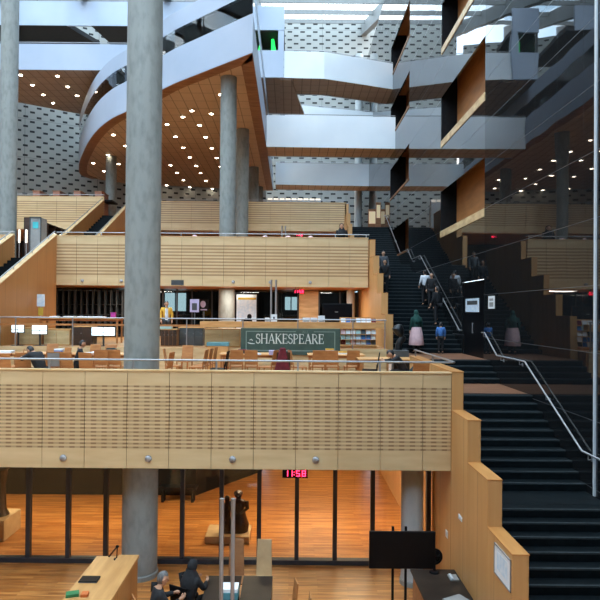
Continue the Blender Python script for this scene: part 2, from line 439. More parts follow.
# black granite wall with recesses
OPENS = []       # y0, y1, z0, z1
for (y0, y1) in ((21.76, 28.2), (35.9, 42.7)):
    for (z0, z1) in ((3.77, 5.65), (8.0, 10.1), (12.4, 14.5), (16.7, 18.8)): OPENS.append((y0, y1, z0, z1))
OPENS.append((21.76, 24.56, -1.67, 1.23))
ZT = 24.0
def wall_cells():
    mb = MB()
    mb.mi = 1; mb.box(XW, XW + .75, 4.0, 21.76, L0 - .3, ZT); mb.mi = 0
    ys = sorted({21.76, 62.0, *[o[0] for o in OPENS], *[o[1] for o in OPENS]})
    for i in range(len(ys) - 1):
        a, b = ys[i], ys[i+1]; mid = (a + b) / 2
        zs = [L0 - .3]
        ops = sorted([o for o in OPENS if o[0] < mid < o[1]], key=lambda o: o[2])
        for o in ops: zs += [o[2], o[3]]
        zs.append(ZT)
        for k in range(0, len(zs), 2): mb.box(XW, XW + (.75 if not ops else .10), a, b, zs[k], zs[k+1])
    return mb
struct('wall_right', wall_cells(), ['black_granite', 'black_granite_near'], 'polished black granite wall mirroring the balconies')
k = 0
for (y0, y1, z0, z1) in OPENS[:8]:
    k += 1
    dep = .75 if y0 < 30 else 1.1
    tr = struct('trim_%d' % k, MB().box(XW + dep, XW + dep + .1, y0, y1, z0 - .1, z1 + 1.0).box(XW + .10, XW + dep, y0, y1, z1 + .95, z1 + 1.05), 'wood_recess', 'wood lined recess in the black wall')
    obj('jamb', MB().box(XW + .02, XW + dep, y1 - .03, y1 - .005, z0 + .02, z1 + .95), 'black', tr)
    w = -.06
    struct('trim_%d' % (k + 20), MB().box(XW - .03, XW + (.74 if y0 < 30 else 1.09), y0 + .01, y1 - .04, z0 - (.28 if y0 < 30 else .1), z0 + .02), 'maple' if y0 < 30 else 'wood_brown', 'pale wood sill of a recess in the black wall')
dr = struct('door_1', MB().box(XW + .08, XW + .14, 21.78, 24.54, -1.67, 1.22), 'black_gloss', 'dark double door in the black wall on the upper landing')
hd = obj('door_handle', MB().tube([(XW + .03, 23.25, -.8), (XW + .03, 23.25, -.4)], .018).box(XW + .03, XW + .08, 23.24, 23.26, -.79, -.77).box(XW + .03, XW + .08, 23.24, 23.26, -.43, -.41), 'steel', dr)
tag(obj('metal_strip', MB().box(XW - .035, XW, 13.74, 13.82, -4.18, 12.2), 'white_grey'), 'vertical silver metal strip running up the black wall at far right', 'strip')

# ------------------------------------------------------------------ columns
def column(x, y, r, z0, z1, label):
    root = thing('concrete_column', label, 'column', (x, y, z0), 'round concrete columns')
    obj('shaft', MB().lathe([(r, z0), (r, z1)], x, y, 40), 'concrete' if r > .36 else 'concrete_light', root, smooth=True)
    obj('base_ring', MB().lathe([(r + .025, z0), (r + .025, z0 + .10), (r, z0 + .12)], x, y, 40), 'concrete', root, smooth=True)
    return root
column(PX(142.3, 14), 14.0, .405, L0, rz(14) - .5, 'big round concrete column in front, running from the lower hall up to the roof')
column(PX(6.5, 29.5), 29.5, .41, L1B, rz(29.5) - .6, 'tall round concrete column at the left edge of the photo')
column(-3.16, 29.5, .40, L1B, 15.05, 'nearest of the round concrete columns under the curved wooden soffit')
column(-3.15, 38, .40, L2, 15.05, 'second round concrete column in the row under the curved wooden soffit')
column(-3.08, 48, .40, L3, 15.0, 'third round concrete column of the row under the curved soffit')
column(-3.08, 55.6, .40, L3, 15.0, 'farthest round concrete column of the row under the curved soffit')
column(-13.6, 45, .40, L3, 15.0, 'short round concrete column below the rounded tip of the curved balcony')
column(PX(413.5, 13.7), 13.7, .25, L0, -3.38, 'slim pale round column beside the wooden side wall in the lower hall')
column(6.3, 57.0, .35, L3, 24.5, 'pale round column far back near the top of the stairs')

# ------------------------------------------------------------------ parapets of the terraces
def parapet(label, D, x0, x1, seam, step, top, bot, slot, knobs, knobz, rail, posts, extra=None):
    root = thing('balcony_parapet', label, 'parapet', (seam, D, bot), 'slotted wooden balcony parapets')
    xs = [x0]
    s = seam
    while s < x1 - .05:
        if s > x0 + .05: xs.append(s)
        s += step
    xs.append(x1)
    for a, b in zip(xs, xs[1:]):
        obj('panel', MB().box(a + .004, b - .004, D, D + .10, bot, top - .03), slot, root, bevel=.004)
    obj('coping', MB().box(x0, x1, D - .02, D + .16, top - .03, top), 'maple_edge', root)
    obj('backing', MB().box(x0, x1, D + .102, D + .118, bot + .01, top - .03), 'wood_brown', root)
    for kx in knobs:
        kb = MB(); kb.tube([(kx, D - .002, knobz), (kx, D - .03, knobz), (kx, D - .055, knobz)], [.075, .07, .035], 16)
        obj('spotlight', kb, 'steel', root, smooth=True)
    rr = obj('handrail', MB().tube(rail, .022, 10), 'steel_pale', root, smooth=True)
    rr['label'] = 'brushed steel handrail along the top'
    for (px_, py_) in posts:
        z1 = rail[0][2]
        obj('rail_post', MB().box(px_ - .02, px_ + .02, py_ - .012, py_ + .012, top, z1), 'steel_pale', root)
    return root
st1 = 42.2 / 600 * D1
zr1 = PZ(361.5, D1)
parapet('slotted maple parapet nearest the camera, above the lower hall glazing', D1, PX(-90, D1), PX(452, D1), PX(1.5 - 84.4, D1), st1,
        PZ(371, D1), PZ(469.3, D1), 'maple_slots', [PX(v, D1) for v in (-20, 65, 150, 234, 317)], PZ(459.5, D1),
        [(PX(-90, D1), D1 + .1, zr1), (3.53, D1 + .1, zr1), (3.60, D1 + .2, zr1), (3.60, 17.4, zr1)],
        [(PX(v, D1), D1 + .1) for v in (-36, 48.3, 132.5, 216.5, 298.5, 381)] + [(3.60, 15.2), (3.60, 17.3)])
st2 = .94
t2, b2 = PZ(237, D2), PZ(287, D2)
parapet('slotted maple parapet of the middle terrace, above the glazed rooms', D2, PX(55, D2), PX(368, D2), PX(55, D2), st2, t2, b2, 'maple_slots_wide',
        [PX(v, D2) for v in (82, 121, 233, 270, 310)], PZ(282.5, D2),
        [(PX(55, D2), D2 + .1, t2 + .14), (PX(369, D2), D2 + .1, t2 + .14)], [(PX(v, D2), D2 + .1) for v in (60, 100, 180, 225, 265, 300, 335, 366)])
parapet('slotted maple parapet of the middle terrace, left of the left stairs', D2, -22, PX(13, D2), -22, st2, t2, b2, 'maple_slots_wide', [], 0,
        [(-22, D2 + .1, t2 + .14), (PX(13, D2), D2 + .1, t2 + .14)], [(-20, D2 + .1), (-16, D2 + .1)])
t3, b3 = PZ(202, D3), PZ(231, D3)
parapet('slotted maple parapet of the farthest terrace, in the middle', D3, -10.5, PX(345.5, D3), -10.5, 1.3, t3, b3, 'maple_slots_wide', [], 0,
        [(-10.5, D3 + .1, t3 + .14), (PX(346, D3), D3 + .1, t3 + .14)], [(-8, D3 + .1), (-4, D3 + .1), (0, D3 + .1), (3.4, D3 + .1)])
parapet('slotted maple parapet of the farthest terrace, left of its stairs', D3, -22, -12.4, -22, 1.3, PZ(198, D3), b3, 'maple_slots_wide', [], 0,
        [(-22, D3 + .1, PZ(196, D3)), (-12.4, D3 + .1, PZ(196, D3))], [(-20, D3 + .1), (-16, D3 + .1)])

# sign plate on the middle parapet
tag(obj('sign_plate', MB().box(PX(171, D2), PX(183.5, D2), D2 - .02, D2 - .002, PZ(286, D2), PZ(281, D2)), 'dark_grey'), 'small grey sign plate on the middle parapet, right of the big column', 'sign')

# stepped wooden side wall of the main stair
def stepped(label, D, ztop, n, zend, back, hollow, step=1.2, drop=.83):
    root = thing('stair_side_wall', label, 'side wall', (XS0, D, zend[0]), 'stepped wooden side walls')
    mb = MB().box(XS0, XS1, D, back, zend[0], ztop)
    obj('block', mb, 'oak_upright', root, bevel=.006)
    for i in range(1, n):
        y1 = D - (i - 1) * step; y0 = y1 - step
        zt = ztop - drop * i
        b = MB().box(XS0, XS1, y0, y1, zend[min(i, len(zend) - 1)], zt)
        obj('block', b, 'oak_upright', root, bevel=.006)
        obj('coping', MB().box(XS0 - .006, XS1 + .006, y0 - .006, y1 - .001, zt, zt + .02), 'oak_top', root)
    obj('coping', MB().box(XS0 - .006, XS1 + .006, D - .006, back, ztop, ztop + .02), 'oak_top', root)
    return root
stepped('stepped oak side wall descending beside the stairs in the lower right', D1, PZ(370, D1) - .02, 7, [L0], 17.6, False)
stepped('stepped oak side wall beside the upper flight, at the end of the middle parapet', D2, t2 - .1, 5, [L1B - .4], 31.5, False)
stepped('small stepped oak side wall at the end of the farthest parapet', D3, t3 - .1, 4, [L2 + .4], 43.5, False)
struct('wall_lower_side', MB().box(XS0, XS1, 17.6, 24.9, L0, -3.0), 'oak_upright', 'oak wall under the landing')

# ------------------------------------------------------------------ main stair
def flight(label, d0, d1, z0, z1, n):
    root = thing('stair_flight', label, 'stairs', (XS1, d0, z0), 'dark stone stair flights')
    run, rise = (d1 - d0) / n, (z1 - z0) / n
    for i in range(n):
        y = d0 + i * run; z = z0 + (i + 1) * rise
        mb = MB().box(XS1 + .003, XW - .003, y + .002, d1, z - rise + .001, z - .006) if False else MB().box(XS1 + .003, XW - .003, y, y + run + .05, z - rise - .15, z)
        mb.mi = 1; mb.box(XS1 + .003, XW - .003, y - .004, y + .05, z - .032, z + .004)
        obj('step', mb, ['step_dark', 'step_nosing'], root)
flight('lowest dark stair flight in the bottom right corner', 9.64, 13.2, L0, -4.2, 11)
flight('dark stair flight from the dark landing up to the brown landing', 14.2, 17.7, -4.2, -2.38, 10)
flight('short dark flight of four steps between the two brown landings', 20.1, 21.35, -2.38, -1.67, 4)
flight('long dark stair flight where the people climb', 24.5, 32.1, -1.67, L2, 21)
flight('short distant dark flight above the climbing people', 34.4, 35.65, L2, 2.79, 4)
flight('topmost distant dark stair flight leading to the far terrace', 38.0, 44.2, 2.79, L3, 19)
def landing(name, y0, y1, z, m, label):
    o = obj(name, MB().box(XS1 + .003, XW - .003, y0, y1, z - .25, z).box(XS1 + .003, XW - .003, y0 - .004, y0 + .06, z - .03, z + .003), m)
    tag(o, label, 'landing')
landing('stair_landing', 13.2, 14.25, -4.2, 'step_dark', 'dark stone stair landing in the lower right')
landing('stair_landing', 17.7, 20.15, -2.38, 'landing_wood', 'brown landing right of the front parapet end')
landing('stair_landing', 21.35, 24.55, -1.67, 'landing_wood', 'brown landing in front of the dark door')
landing('stair_landing', 32.1, 34.45, L2, 'step_dark', 'dark landing high on the stairs')
landing('stair_landing', 35.65, 38.05, 2.79, 'step_dark', 'farthest dark landing under the topmost flight')

def wall_rail(label, pts, brackets):
    root = thing('wall_handrail', label, 'handrail', (XW - .1, pts[0][0], pts[0][1]), 'steel handrails on the black wall')
    p3 = [(XW - .10, a, b) for a, b in pts]
    obj('rail', MB().tube(p3, .024, 8), 'steel_pale', root, smooth=True)
    for (a, b) in brackets:
        obj('bracket', MB().tube([(XW, a, b - .13), (XW - .1, a, b - .13), (XW - .1, a, b - .02)], .014, 6).box(XW - .012, XW, a - .05, a + .05, b - .18, b - .08), 'steel_pale', root)
r0 = .95
wall_rail('steel handrail on the black wall beside the lower flights', [(10.0, L0 + r0 + .2), (13.15, -4.2 + r0), (14.2, -4.2 + r0), (17.7, -2.38 + r0), (20.1, -2.38 + r0), (21.35, -1.67 + r0), (21.72, -1.67 + r0)],
          [(12.3, -3.72), (13.9, -3.25), (16.2, -2.2), (18.1, -1.43), (19.7, -1.43), (21.5, -.72)])
wall_rail('steel handrail on the black wall beside the climbing people', [(24.2, -1.67 + r0), (24.6, -1.67 + r0), (32.1, L2 + r0), (34.4, L2 + r0), (35.65, 2.79 + r0), (37.0, 2.79 + r0)],
          [(24.9, -.6), (27.3, .6), (29.7, 1.8), (32.6, L2 + r0), (34.2, L2 + r0), (36, 2.79 + r0)])
wall_rail('distant steel handrail on the black wall by the topmost flight', [(37.6, 2.79 + r0), (38, 2.79 + r0), (44.2, L3 + r0), (45, L3 + r0)], [(38.2, 3.85), (40, 4.84), (42, 5.94), (44, 7.04)])

# ------------------------------------------------------------------ left stairs between terraces
def side_stair(where, ya, yb, zb, zt, zfoot):
    # sloped wooden side walls, dark steps between
    for xx, w in ((-10.5, 'right'), (-12.4, 'left')):
        sl = .47
        za = zt - sl * (yb - ya)
        root = thing('stair_side_panel', 'sloping wooden side wall on the %s of the left stairs %s' % (w, where), 'side wall', (xx, ya, zb), 'sloping stair side walls')
        obj('panel', MB().prismx([(ya, zb), (yb, zb), (yb, zt), (ya, max(za, zb + .9))], xx - .18, xx), 'oak_stair', root)
        obj('coping', MB().prismx([(ya, za), (yb, zt), (yb, zt + .05), (ya, za + .05)], xx - .20, xx + .02), 'maple_edge', root)
        obj('handrail', MB().tube([(xx - .09, ya, za + .16), (xx - .09, yb, zt + .16)], .026, 8), 'steel_pale', root, smooth=True)
        for t in (.15, .4, .65, .9):
            y = ya + (yb - ya) * t; z = za + (zt - za) * t
            obj('rail_post', MB().box(xx - .105, xx - .075, y - .012, y + .012, z + .04, z + .15), 'steel_pale', root)
    n = 20
    root = thing('stair_flight', 'dark steps of the left stairs ' + where, 'stairs', (-11.5, ya, zb), 'dark steps of the left stairs')
    run = (yb - ya) / n
    top = zt - 1.05
    for i in range(n):
        z = top - (n - 1 - i) * run * .47
        if z < zb: continue
        obj('step', MB().box(-12.39, -10.69, ya + i * run, ya + (i + 1) * run, z - .4, z), 'step_dark', root)
side_stair('up to the middle terrace', 20.2, D2, L1B - .9, PZ(237, D2), L1B)
side_stair('up to the farthest terrace', 31.2, D3, L2, t3, L2)

# ------------------------------------------------------------------ upper decks
ZD0, ZD1, ZG, ZU = 11.45, 13.2, 14.15, 15.05
edge = [(-1.8, 57.0), (-1.8, 26.5), (-4.35, 28.75), (-6.57, 30.8), (-9.3, 34.2), (-10.8, 35.8), (-12.35, 38.0), (-14.05, 41.1), (-16.1, 45.5), (-17.25, 48.4), (-18.0, 51.0), (-17.6, 52.6)]
def smoothline(pts, keep):             # Catmull-Rom through the curved part
    out = pts[:keep]
    q = pts[keep - 1:]
    for i in range(len(q) - 1):
        p0 = Vector(q[max(i - 1, 0)]); p1 = Vector(q[i]); p2 = Vector(q[i+1]); p3 = Vector(q[min(i + 2, len(q) - 1)])
        for k in range(1, 5):
            t = k / 4
            v = .5 * ((2 * p1) + (p2 - p0) * t + (2*p0 - 5*p1 + 4*p2 - p3) * t*t + (3*p1 - p0 - 3*p2 + p3) * t**3)
            out.append((v.x, v.y))
    return out
edge = smoothline(edge, 2)
rev = edge                              # travelling back-right -> corner -> curve; inside is on the left? use negative offset
deck = thing('curved_balcony', 'big white curved balcony jutting out with a wood soffit and pointed corner', 'balcony', (-6, 40, ZD0))
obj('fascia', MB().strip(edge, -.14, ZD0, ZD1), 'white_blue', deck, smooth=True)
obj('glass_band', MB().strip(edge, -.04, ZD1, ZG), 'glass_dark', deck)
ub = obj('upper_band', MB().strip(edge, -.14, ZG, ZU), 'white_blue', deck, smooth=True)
inner = [(x, y) for x, y in edge]
wall_side = [(-14.9, 54.6), (-2.5, 57.6)]
cx, cy = -7, 45
def shrink(p, k):
    v = Vector((cx - p[0], cy - p[1])); v.normalize(); return (p[0] + v.x * k, p[1] + v.y * k)
poly = [shrink(p, .2) for p in inner] + wall_side[:1] + [(-2.3, 57.3)]
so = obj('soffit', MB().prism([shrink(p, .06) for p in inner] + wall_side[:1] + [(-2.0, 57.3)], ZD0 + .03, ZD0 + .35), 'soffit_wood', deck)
so['label'] = 'brown wood boarded underside'
obj('soffit_lip', MB().strip([shrink(p, .03) for p in edge], -.6, ZD0 - .03, ZD0 + .05), 'wood_brown', deck)
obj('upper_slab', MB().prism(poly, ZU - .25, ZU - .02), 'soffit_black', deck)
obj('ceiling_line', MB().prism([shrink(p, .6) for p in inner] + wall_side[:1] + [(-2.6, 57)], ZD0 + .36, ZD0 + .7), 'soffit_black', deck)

def bridge(label, pts, z0, z1, wdt, soffit, glassy=False):
    """straight or bent white parapet with its deck behind; pts front line from left to right"""
    root = thing('white_bridge', label, 'bridge', (pts[0][0], pts[0][1], z0), 'white balcony bridges')
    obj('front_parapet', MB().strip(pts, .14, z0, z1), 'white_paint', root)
    back = [(x, y + wdt) for x, y in pts]
    p = [(x, y + .02) for x, y in pts] + back[::-1]
    obj('deck_slab', MB().prism(p, z0 - .02, z0 + .35), soffit, root)
    obj('rear_rail', MB().strip(back, .06, z0 - .05, z0 + 1.2), 'white_grey', root)
    obj('handrail', MB().tube([(x, y + .07, z1 + .1) for x, y in pts], .025, 6), 'steel', root)
    return root
bridge('wide white bridge across the middle, from the curved balcony to the black wall', [(-1.75, 40.5), (XW, 40.7)], 11.1, 13.25, 2.3, 'soffit_wood')
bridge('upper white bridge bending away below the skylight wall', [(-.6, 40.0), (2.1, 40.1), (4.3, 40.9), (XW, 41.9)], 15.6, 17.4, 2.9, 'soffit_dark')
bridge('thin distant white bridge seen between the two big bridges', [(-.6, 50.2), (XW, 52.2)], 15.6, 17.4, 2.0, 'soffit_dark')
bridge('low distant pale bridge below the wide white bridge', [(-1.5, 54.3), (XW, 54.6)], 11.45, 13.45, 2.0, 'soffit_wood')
# corner block beside the curved balcony
cb_ = thing('corner_balcony', 'white balcony corner block with a green light, above the curved balcony', 'balcony', (-1.3, 40, 15.6))
obj('lower_band', MB().box(-2.4, -.62, 39.9, 40.05, 15.58, 17.4), 'white_blue', cb_)
obj('upper_band', MB().box(-2.4, -.6, 39.88, 40.05, 18.75, 20.35), 'white_blue', cb_)
obj('pillar', MB().box(-1.0, -.62, 39.9, 40.3, 17.4, 18.75), 'white_blue', cb_)
obj('slab', MB().box(-2.4, -.62, 40.05, 47.5, 15.6, 15.9), 'soffit_dark', cb_)
obj('ramp_soffit', MB().hexa([(-.9, 40.1, 15.5), (-.1, 40.2, 15.5), (.9, 47, 15.4), (-.9, 47, 15.4)], [(-.9, 40.1, 15.6), (-.1, 40.2, 15.6), (.9, 47, 15.6), (-.9, 47, 15.6)]), 'soffit_dark', cb_)
obj('top_slab', MB().box(-2.4, -.6, 40.05, 43, 18.72, 19.0), 'soffit_black', cb_)
obj('side_wall', MB().box(-2.4, -2.2, 40.05, 43, 15.9, 20.3), 'dark_grey', cb_)
obj('rear_panel', MB().box(-2.2, -.7, 42.6, 42.7, 15.9, 18.72), 'dark_grey', cb_)
tag(obj('green_light', MB().tube([(-1.42, 41.2, 17.45), (-1.36, 41.2, 18.0), (-1.42, 41.2, 18.7)], [.08, .17, .1], 10), 'green_glow', smooth=True), 'glowing green light inside the white corner balcony', 'light')
# left upper decks
def left_deck(label, d, z0, z1, polys, m, xr):
    root = thing('upper_balcony', label, 'balcony', (-12, d, z0), 'straight white upper balconies')
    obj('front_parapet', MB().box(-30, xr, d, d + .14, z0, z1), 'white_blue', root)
    for p in polys: obj('soffit', MB().prism(p, z0 - .02, z0 + .3), m, root)
    obj('handrail', MB().tube([(-30, d + .07, z1 + .12), (xr, d + .07, z1 + .12)], .025, 6), 'steel', root)
q = lambda x, y, z: tuple(onz(x, y, z)[:2])
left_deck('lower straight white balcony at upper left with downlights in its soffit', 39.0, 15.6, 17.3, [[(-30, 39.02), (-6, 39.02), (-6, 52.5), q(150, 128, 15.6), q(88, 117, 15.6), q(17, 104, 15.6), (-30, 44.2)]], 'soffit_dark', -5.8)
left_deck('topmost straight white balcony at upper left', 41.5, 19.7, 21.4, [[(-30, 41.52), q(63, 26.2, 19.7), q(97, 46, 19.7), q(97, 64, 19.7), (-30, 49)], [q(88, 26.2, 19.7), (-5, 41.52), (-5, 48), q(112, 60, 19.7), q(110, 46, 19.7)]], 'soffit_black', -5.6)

# downlights in the soffits
DL = [(190,110.7),(197.7,125.3),(165,124.7),(173.7,137),(181.7,148),(188.3,157.7),(169,165.7),(194.7,166.3),(175.7,173.3),(182,180.7),(188.7,187.5),(165.3,186),
      (111.3,135.7),(123.7,146.7),(106.3,156),(91.7,164.3),(102.3,172.3),(117,165),(199.3,173.3),(219,94.3),(204,137.3),(210.3,148.3),(215.3,158),(209.3,113.7),(219.3,166.7),(204.7,181),(211.3,189),(222,176),(181,117),(240,186),(246,178)]
base = None
def downlight(p, label, group):
    global base
    if base is None:
        base = thing('ceiling_light', label, 'downlight', p, group)
        mb = MB().lathe([(.11, -.02), (.11, 0.0)], 0, 0, 14); me = mb.mesh('lens')
        o = bpy.data.objects.new('lens', me); me.materials.append(M['lamp_glow']); COL.objects.link(o); o.parent = base
        me = MB().lathe([(.16, -.012), (.16, .01)], 0, 0, 16).mesh('ring')
        o = bpy.data.objects.new('ring', me); me.materials.append(M['white_grey']); COL.objects.link(o); o.parent = base
    else: dup(base, p, None, label, group)
for (x, y) in DL: downlight(onz(x, y, ZD0 + .03) - Vector((0, 0, .012)), 'small round downlight recessed in the wood soffit of the curved balcony', 'downlights of the curved balcony')
for (x, y) in [(17.7,76.3),(54.7,77),(29.7,86.3),(65.3,87.7),(40.7,96),(74.7,96.7),(50.7,104.3),(83.7,105.3)]:
    downlight(onz(x, y, 15.58) - Vector((0, 0, .012)), 'small round downlight in the soffit of the lower left white balcony', 'downlights of the left balcony')

# ------------------------------------------------------------------ lower glazing
DG = 14.7
gz = thing('glass_partition', 'floor to ceiling glass partition with dark mullions in the lower hall', 'glass wall', (-3, DG, L0))
mx_ = [PX(v + 1.5, DG) for v in (-45, -7.5, 30, 69.5, 107, 145, 183, 222, 259.5, 297, 335, 372.5)] + [PX(432, DG) - .06]
for x in mx_: obj('mullion', MB().box(x - .05, x + .05, DG - .07, DG + .07, L0 + .10, -3.38), 'mullion', gz)
for a, b in zip(mx_, mx_[1:]): obj('pane', MB().box(a + .05, b - .05, DG - .008, DG + .008, L0 + .10, -3.38), 'glass_clear', gz)
obj('base_rail', MB().box(mx_[0], mx_[-1], DG - .10, DG + .10, L0, L0 + .11), 'mullion', gz)

# seven-segment clocks
SEG = {'1': 'bc', '5': 'afgcd', '8': 'abcdefg'}
def clock(label, x, y, z, w, h):
    root = thing('wall_clock', label, 'clock', (x, y, z), 'red digital clocks')
    obj('case', MB().box(x - w/2, x + w/2, y, y + .07, z - h/2, z + h/2), 'black', root)
    obj('hanger', MB().box(x - w*.3, x - w*.27, y + .02, y + .05, z + h/2, z + h/2 + .14).box(x + w*.27, x + w*.3, y + .02, y + .05, z + h/2, z + h/2 + .14), 'black', root)
    dw, dh, t = w * .15, h * .66, w * .028
    mb = MB()
    def box(a, b, c, d): mb.box(a, b, y - .006, y, c, d)
    for i, ch in enumerate('11:58'):
        x0 = x - w * .43 + [0, .18, .375, .47, .70][i] * w
        if ch == ':':
            for zz in (.17, -.17): box(x0, x0 + t * 1.2, z + zz * dh * 1.2 - t * .6, z + zz * dh * 1.2 + t * .6)
            continue
        zt, zm, zb = z + dh/2, z, z - dh/2
        for s_ in SEG[ch]:
            if s_ == 'a': box(x0, x0 + dw, zt - t, zt)
            if s_ == 'd': box(x0, x0 + dw, zb, zb + t)
            if s_ == 'g': box(x0, x0 + dw, zm - t/2, zm + t/2)
            if s_ == 'f': box(x0, x0 + t, zm, zt)
            if s_ == 'e': box(x0, x0 + t, zb, zm)
            if s_ == 'b': box(x0 + dw - t, x0 + dw, zm, zt)
            if s_ == 'c': box(x0 + dw - t, x0 + dw, zb, zm)
    obj('digits', mb, 'red_led', root)
clock('red digital clock reading 11:58 hanging over the lower hall', PX(296.5, 13.3), 13.3, PZ(473, 13.3), .56, .2)
clock('red digital clock hanging under the middle parapet', PX(298.5, 27.1), 27.1, PZ(291.5, 27.1), .52, .2)
clock('red digital clock far back under the farthest terrace', PX(298.5, 39.9), 39.9, PZ(235, 39.9), .52, .18)

# ------------------------------------------------------------------ people
def skinmesh(pts, edges, rad, sub=1):
    me = bpy.data.meshes.new('tmp'); me.from_pydata([tuple(p) for p in pts], edges, [])
    o = bpy.data.objects.new('tmp', me); COL.objects.link(o)
    o.modifiers.new('s', 'SKIN'); sd = me.skin_vertices[0].data
    for i, r in enumerate(rad):
        sd[i].radius = r if isinstance(r, tuple) else (r, r); sd[i].use_root = (i == 0)
    m = o.modifiers.new('u', 'SUBSURF'); m.levels = sub; m.render_levels = sub
    dg = bpy.context.evaluated_depsgraph_get()
    res = bpy.data.meshes.new_from_object(o.evaluated_get(dg))
    bpy.data.objects.remove(o); bpy.data.meshes.remove(me)
    for p in res.polygons: p.use_smooth = True
    return res
POSES = {
 'stand': dict(pelvis=(0,0,.95), chest=(0,.0,1.33), neck=(0,.01,1.47), head=(0,.03,1.60), sh=(.18,0,1.40), el=(.23,.0,1.14), wr=(.22,.10,.90), hip=(.09,0,.90), kn=(.10,.02,.50), an=(.10,-.02,.08), toe=(.11,.13,.03)),
 'sit': dict(pelvis=(0,0,.50), chest=(0,.06,.88), neck=(0,.10,1.03), head=(0,.15,1.15), sh=(.18,.07,.95), el=(.24,.20,.74), wr=(.14,.42,.80), hip=(.09,.02,.49), kn=(.12,.42,.50), an=(.12,.40,.08), toe=(.12,.54,.03)),
 'slump': dict(pelvis=(0,0,.50), chest=(0,.20,.84), neck=(0,.32,.97), head=(0,.43,1.02), sh=(.18,.26,.92), el=(.27,.45,.80), wr=(.12,.62,.82), hip=(.09,.02,.49), kn=(.12,.42,.50), an=(.12,.40,.08), toe=(.12,.54,.03)),
}
def person(label, loc, rotz, H=1.7, pose='stand', top='black_cloth', bottom='black_cloth', hair='hair_black', climb=0, hijab=None, skirt=None, longhair=False, jacket=None, hood=False, group=None):
    p = {k: Vector(v) for k, v in POSES[pose].items()}
    s = H / 1.74
    def sd(k, sx): v = p[k].copy(); v.x *= sx; return v
    R = {}
    for sx in (-1, 1):
        for k in ('sh', 'el', 'wr', 'hip', 'kn', 'an', 'toe'): R[k, sx] = sd(k, sx)
    if climb:
        R['kn', 1] += Vector((0, .20, .12)); R['an', 1] += Vector((0, .16, .17)); R['toe', 1] += Vector((0, .16, .17))
        R['wr', -1] += Vector((0, .08, .04))
    root = thing('person', label, 'person', (0, 0, 0), group)
    pts, ed, rad = [], [], []
    def add(v, r, par=None):
        pts.append(v); rad.append(r)
        if par is not None: ed.append((par, len(pts) - 1))
        return len(pts) - 1
    pel = add(p['pelvis'], (.11, .08)); mid = add((p['pelvis'] + p['chest']) / 2, (.08, .055), pel)
    ch = add(p['chest'], (.115, .075), mid); nk = add(p['neck'], .052, ch); hb = add(p['neck'] * .5 + p['head'] * .5, .05, nk)
    for sx in (-1, 1):
        a = add(R['sh', sx], .045, ch); b = add(R['el', sx], .040, a); add(R['wr', sx], .027, b)
        a = add(R['hip', sx], .085, pel); b = add(R['kn', sx], .055, a); c = add(R['an', sx], .036, b); add(R['toe', sx], .034, c)
    body = skinmesh(pts, ed, rad)
    # head with face, hands with five fingers, joined into the body mesh
    mb = MB(); hd_ = p['head']
    fw = Vector((0, 1, 0))
    tilt = Matrix.Rotation({'slump': -.9, 'sit': -.35}.get(pose, 0), 4, 'X')
    def hp(x, y, z): return hd_ + tilt.to_3x3() @ Vector((x, y, z))
    hm = MB()
    hm.ball((0, 0, 0), (.076, .095, .118), 16, 12)
    hm.tube([(0, .082, .02), (0, .104, -.005), (0, .115, -.022), (0, .09, -.032)], [.010, .013, .017, .010], 8)   # nose
    for sx in (-1, 1):
        hm.ball((sx * .03, .083, .018), (.013, .009, .008), 8, 6)
        hm.ball((sx * .077, -.005, -.005), (.012, .024, .034), 8, 6)
        hm.ball((sx * .03, .080, .036), (.022, .010, .005), 8, 5)
    hm.ball((0, .082, -.055), (.026, .012, .008), 8, 6); hm.ball((0, .062, -.092), (.034, .03, .022), 8, 6)
    for v in hm.bm.verts: v.co = hd_ + tilt.to_3x3() @ v.co
    for sx in (-1, 1):
        w = R['wr', sx]; e = R['el', sx]; d = (w - e).normalized()
        sidev = Vector((sx, 0, 0)); sidev = (sidev - d * sidev.dot(d)).normalized(); up = d.cross(sidev)
        palm = w + d * .055
        hm.tube([w - d * .02, w + d * .03, w + d * .085], [.026, .034, .030], 8)
        across = up
        for fi, (o_, L) in enumerate(((-.026, .062), (-.009, .074), (.009, .070), (.026, .055))):
            b0 = w + d * .08 + across * o_
            hm.tube([b0, b0 + d * L * .5 - sidev * .008, b0 + d * L * .9 - sidev * .026], [.0095, .0085, .006], 6)
        b0 = w + d * .03 + across * (-.03)
        hm.tube([b0, b0 + d * .03 - across * .022, b0 + d * .055 - across * .026], [.012, .010, .007], 6)
    hmesh = hm.mesh('tmp2', True)
    bm = bmesh.new(); bm.from_mesh(body); bm.from_mesh(hmesh); bm.to_mesh(body); bm.free(); bpy.data.meshes.remove(hmesh)
    for f in body.polygons: f.use_smooth = True
    obj('body', body, 'skin', root)
    # clothing
    def cloth(name, chain, mat):
        P_, E_, R_ = [], [], []
        for (v, r, par) in chain:
            P_.append(v); R_.append(r)
            if par is not None: E_.append((par, len(P_) - 1))
        obj(name, skinmesh(P_, E_, R_), mat, root)
    chain = [(p['pelvis'] + Vector((0, 0, -.05)), (.165, .13), None), ((p['pelvis'] + p['chest']) / 2, (.165, .14), 0), (p['chest'], (.185, .145), 1), (p['neck'] * .75 + p['chest'] * .25, (.08, .075), 2)]
    for sx in (-1, 1):
        i = len(chain); chain.append((R['sh', sx], .078, 2)); chain.append((R['el', sx], .06, i)); chain.append((R['wr', sx] * .92 + R['el', sx] * .08, .043, i + 1))
    cloth('jacket' if jacket else 'shirt', chain, jacket or top)
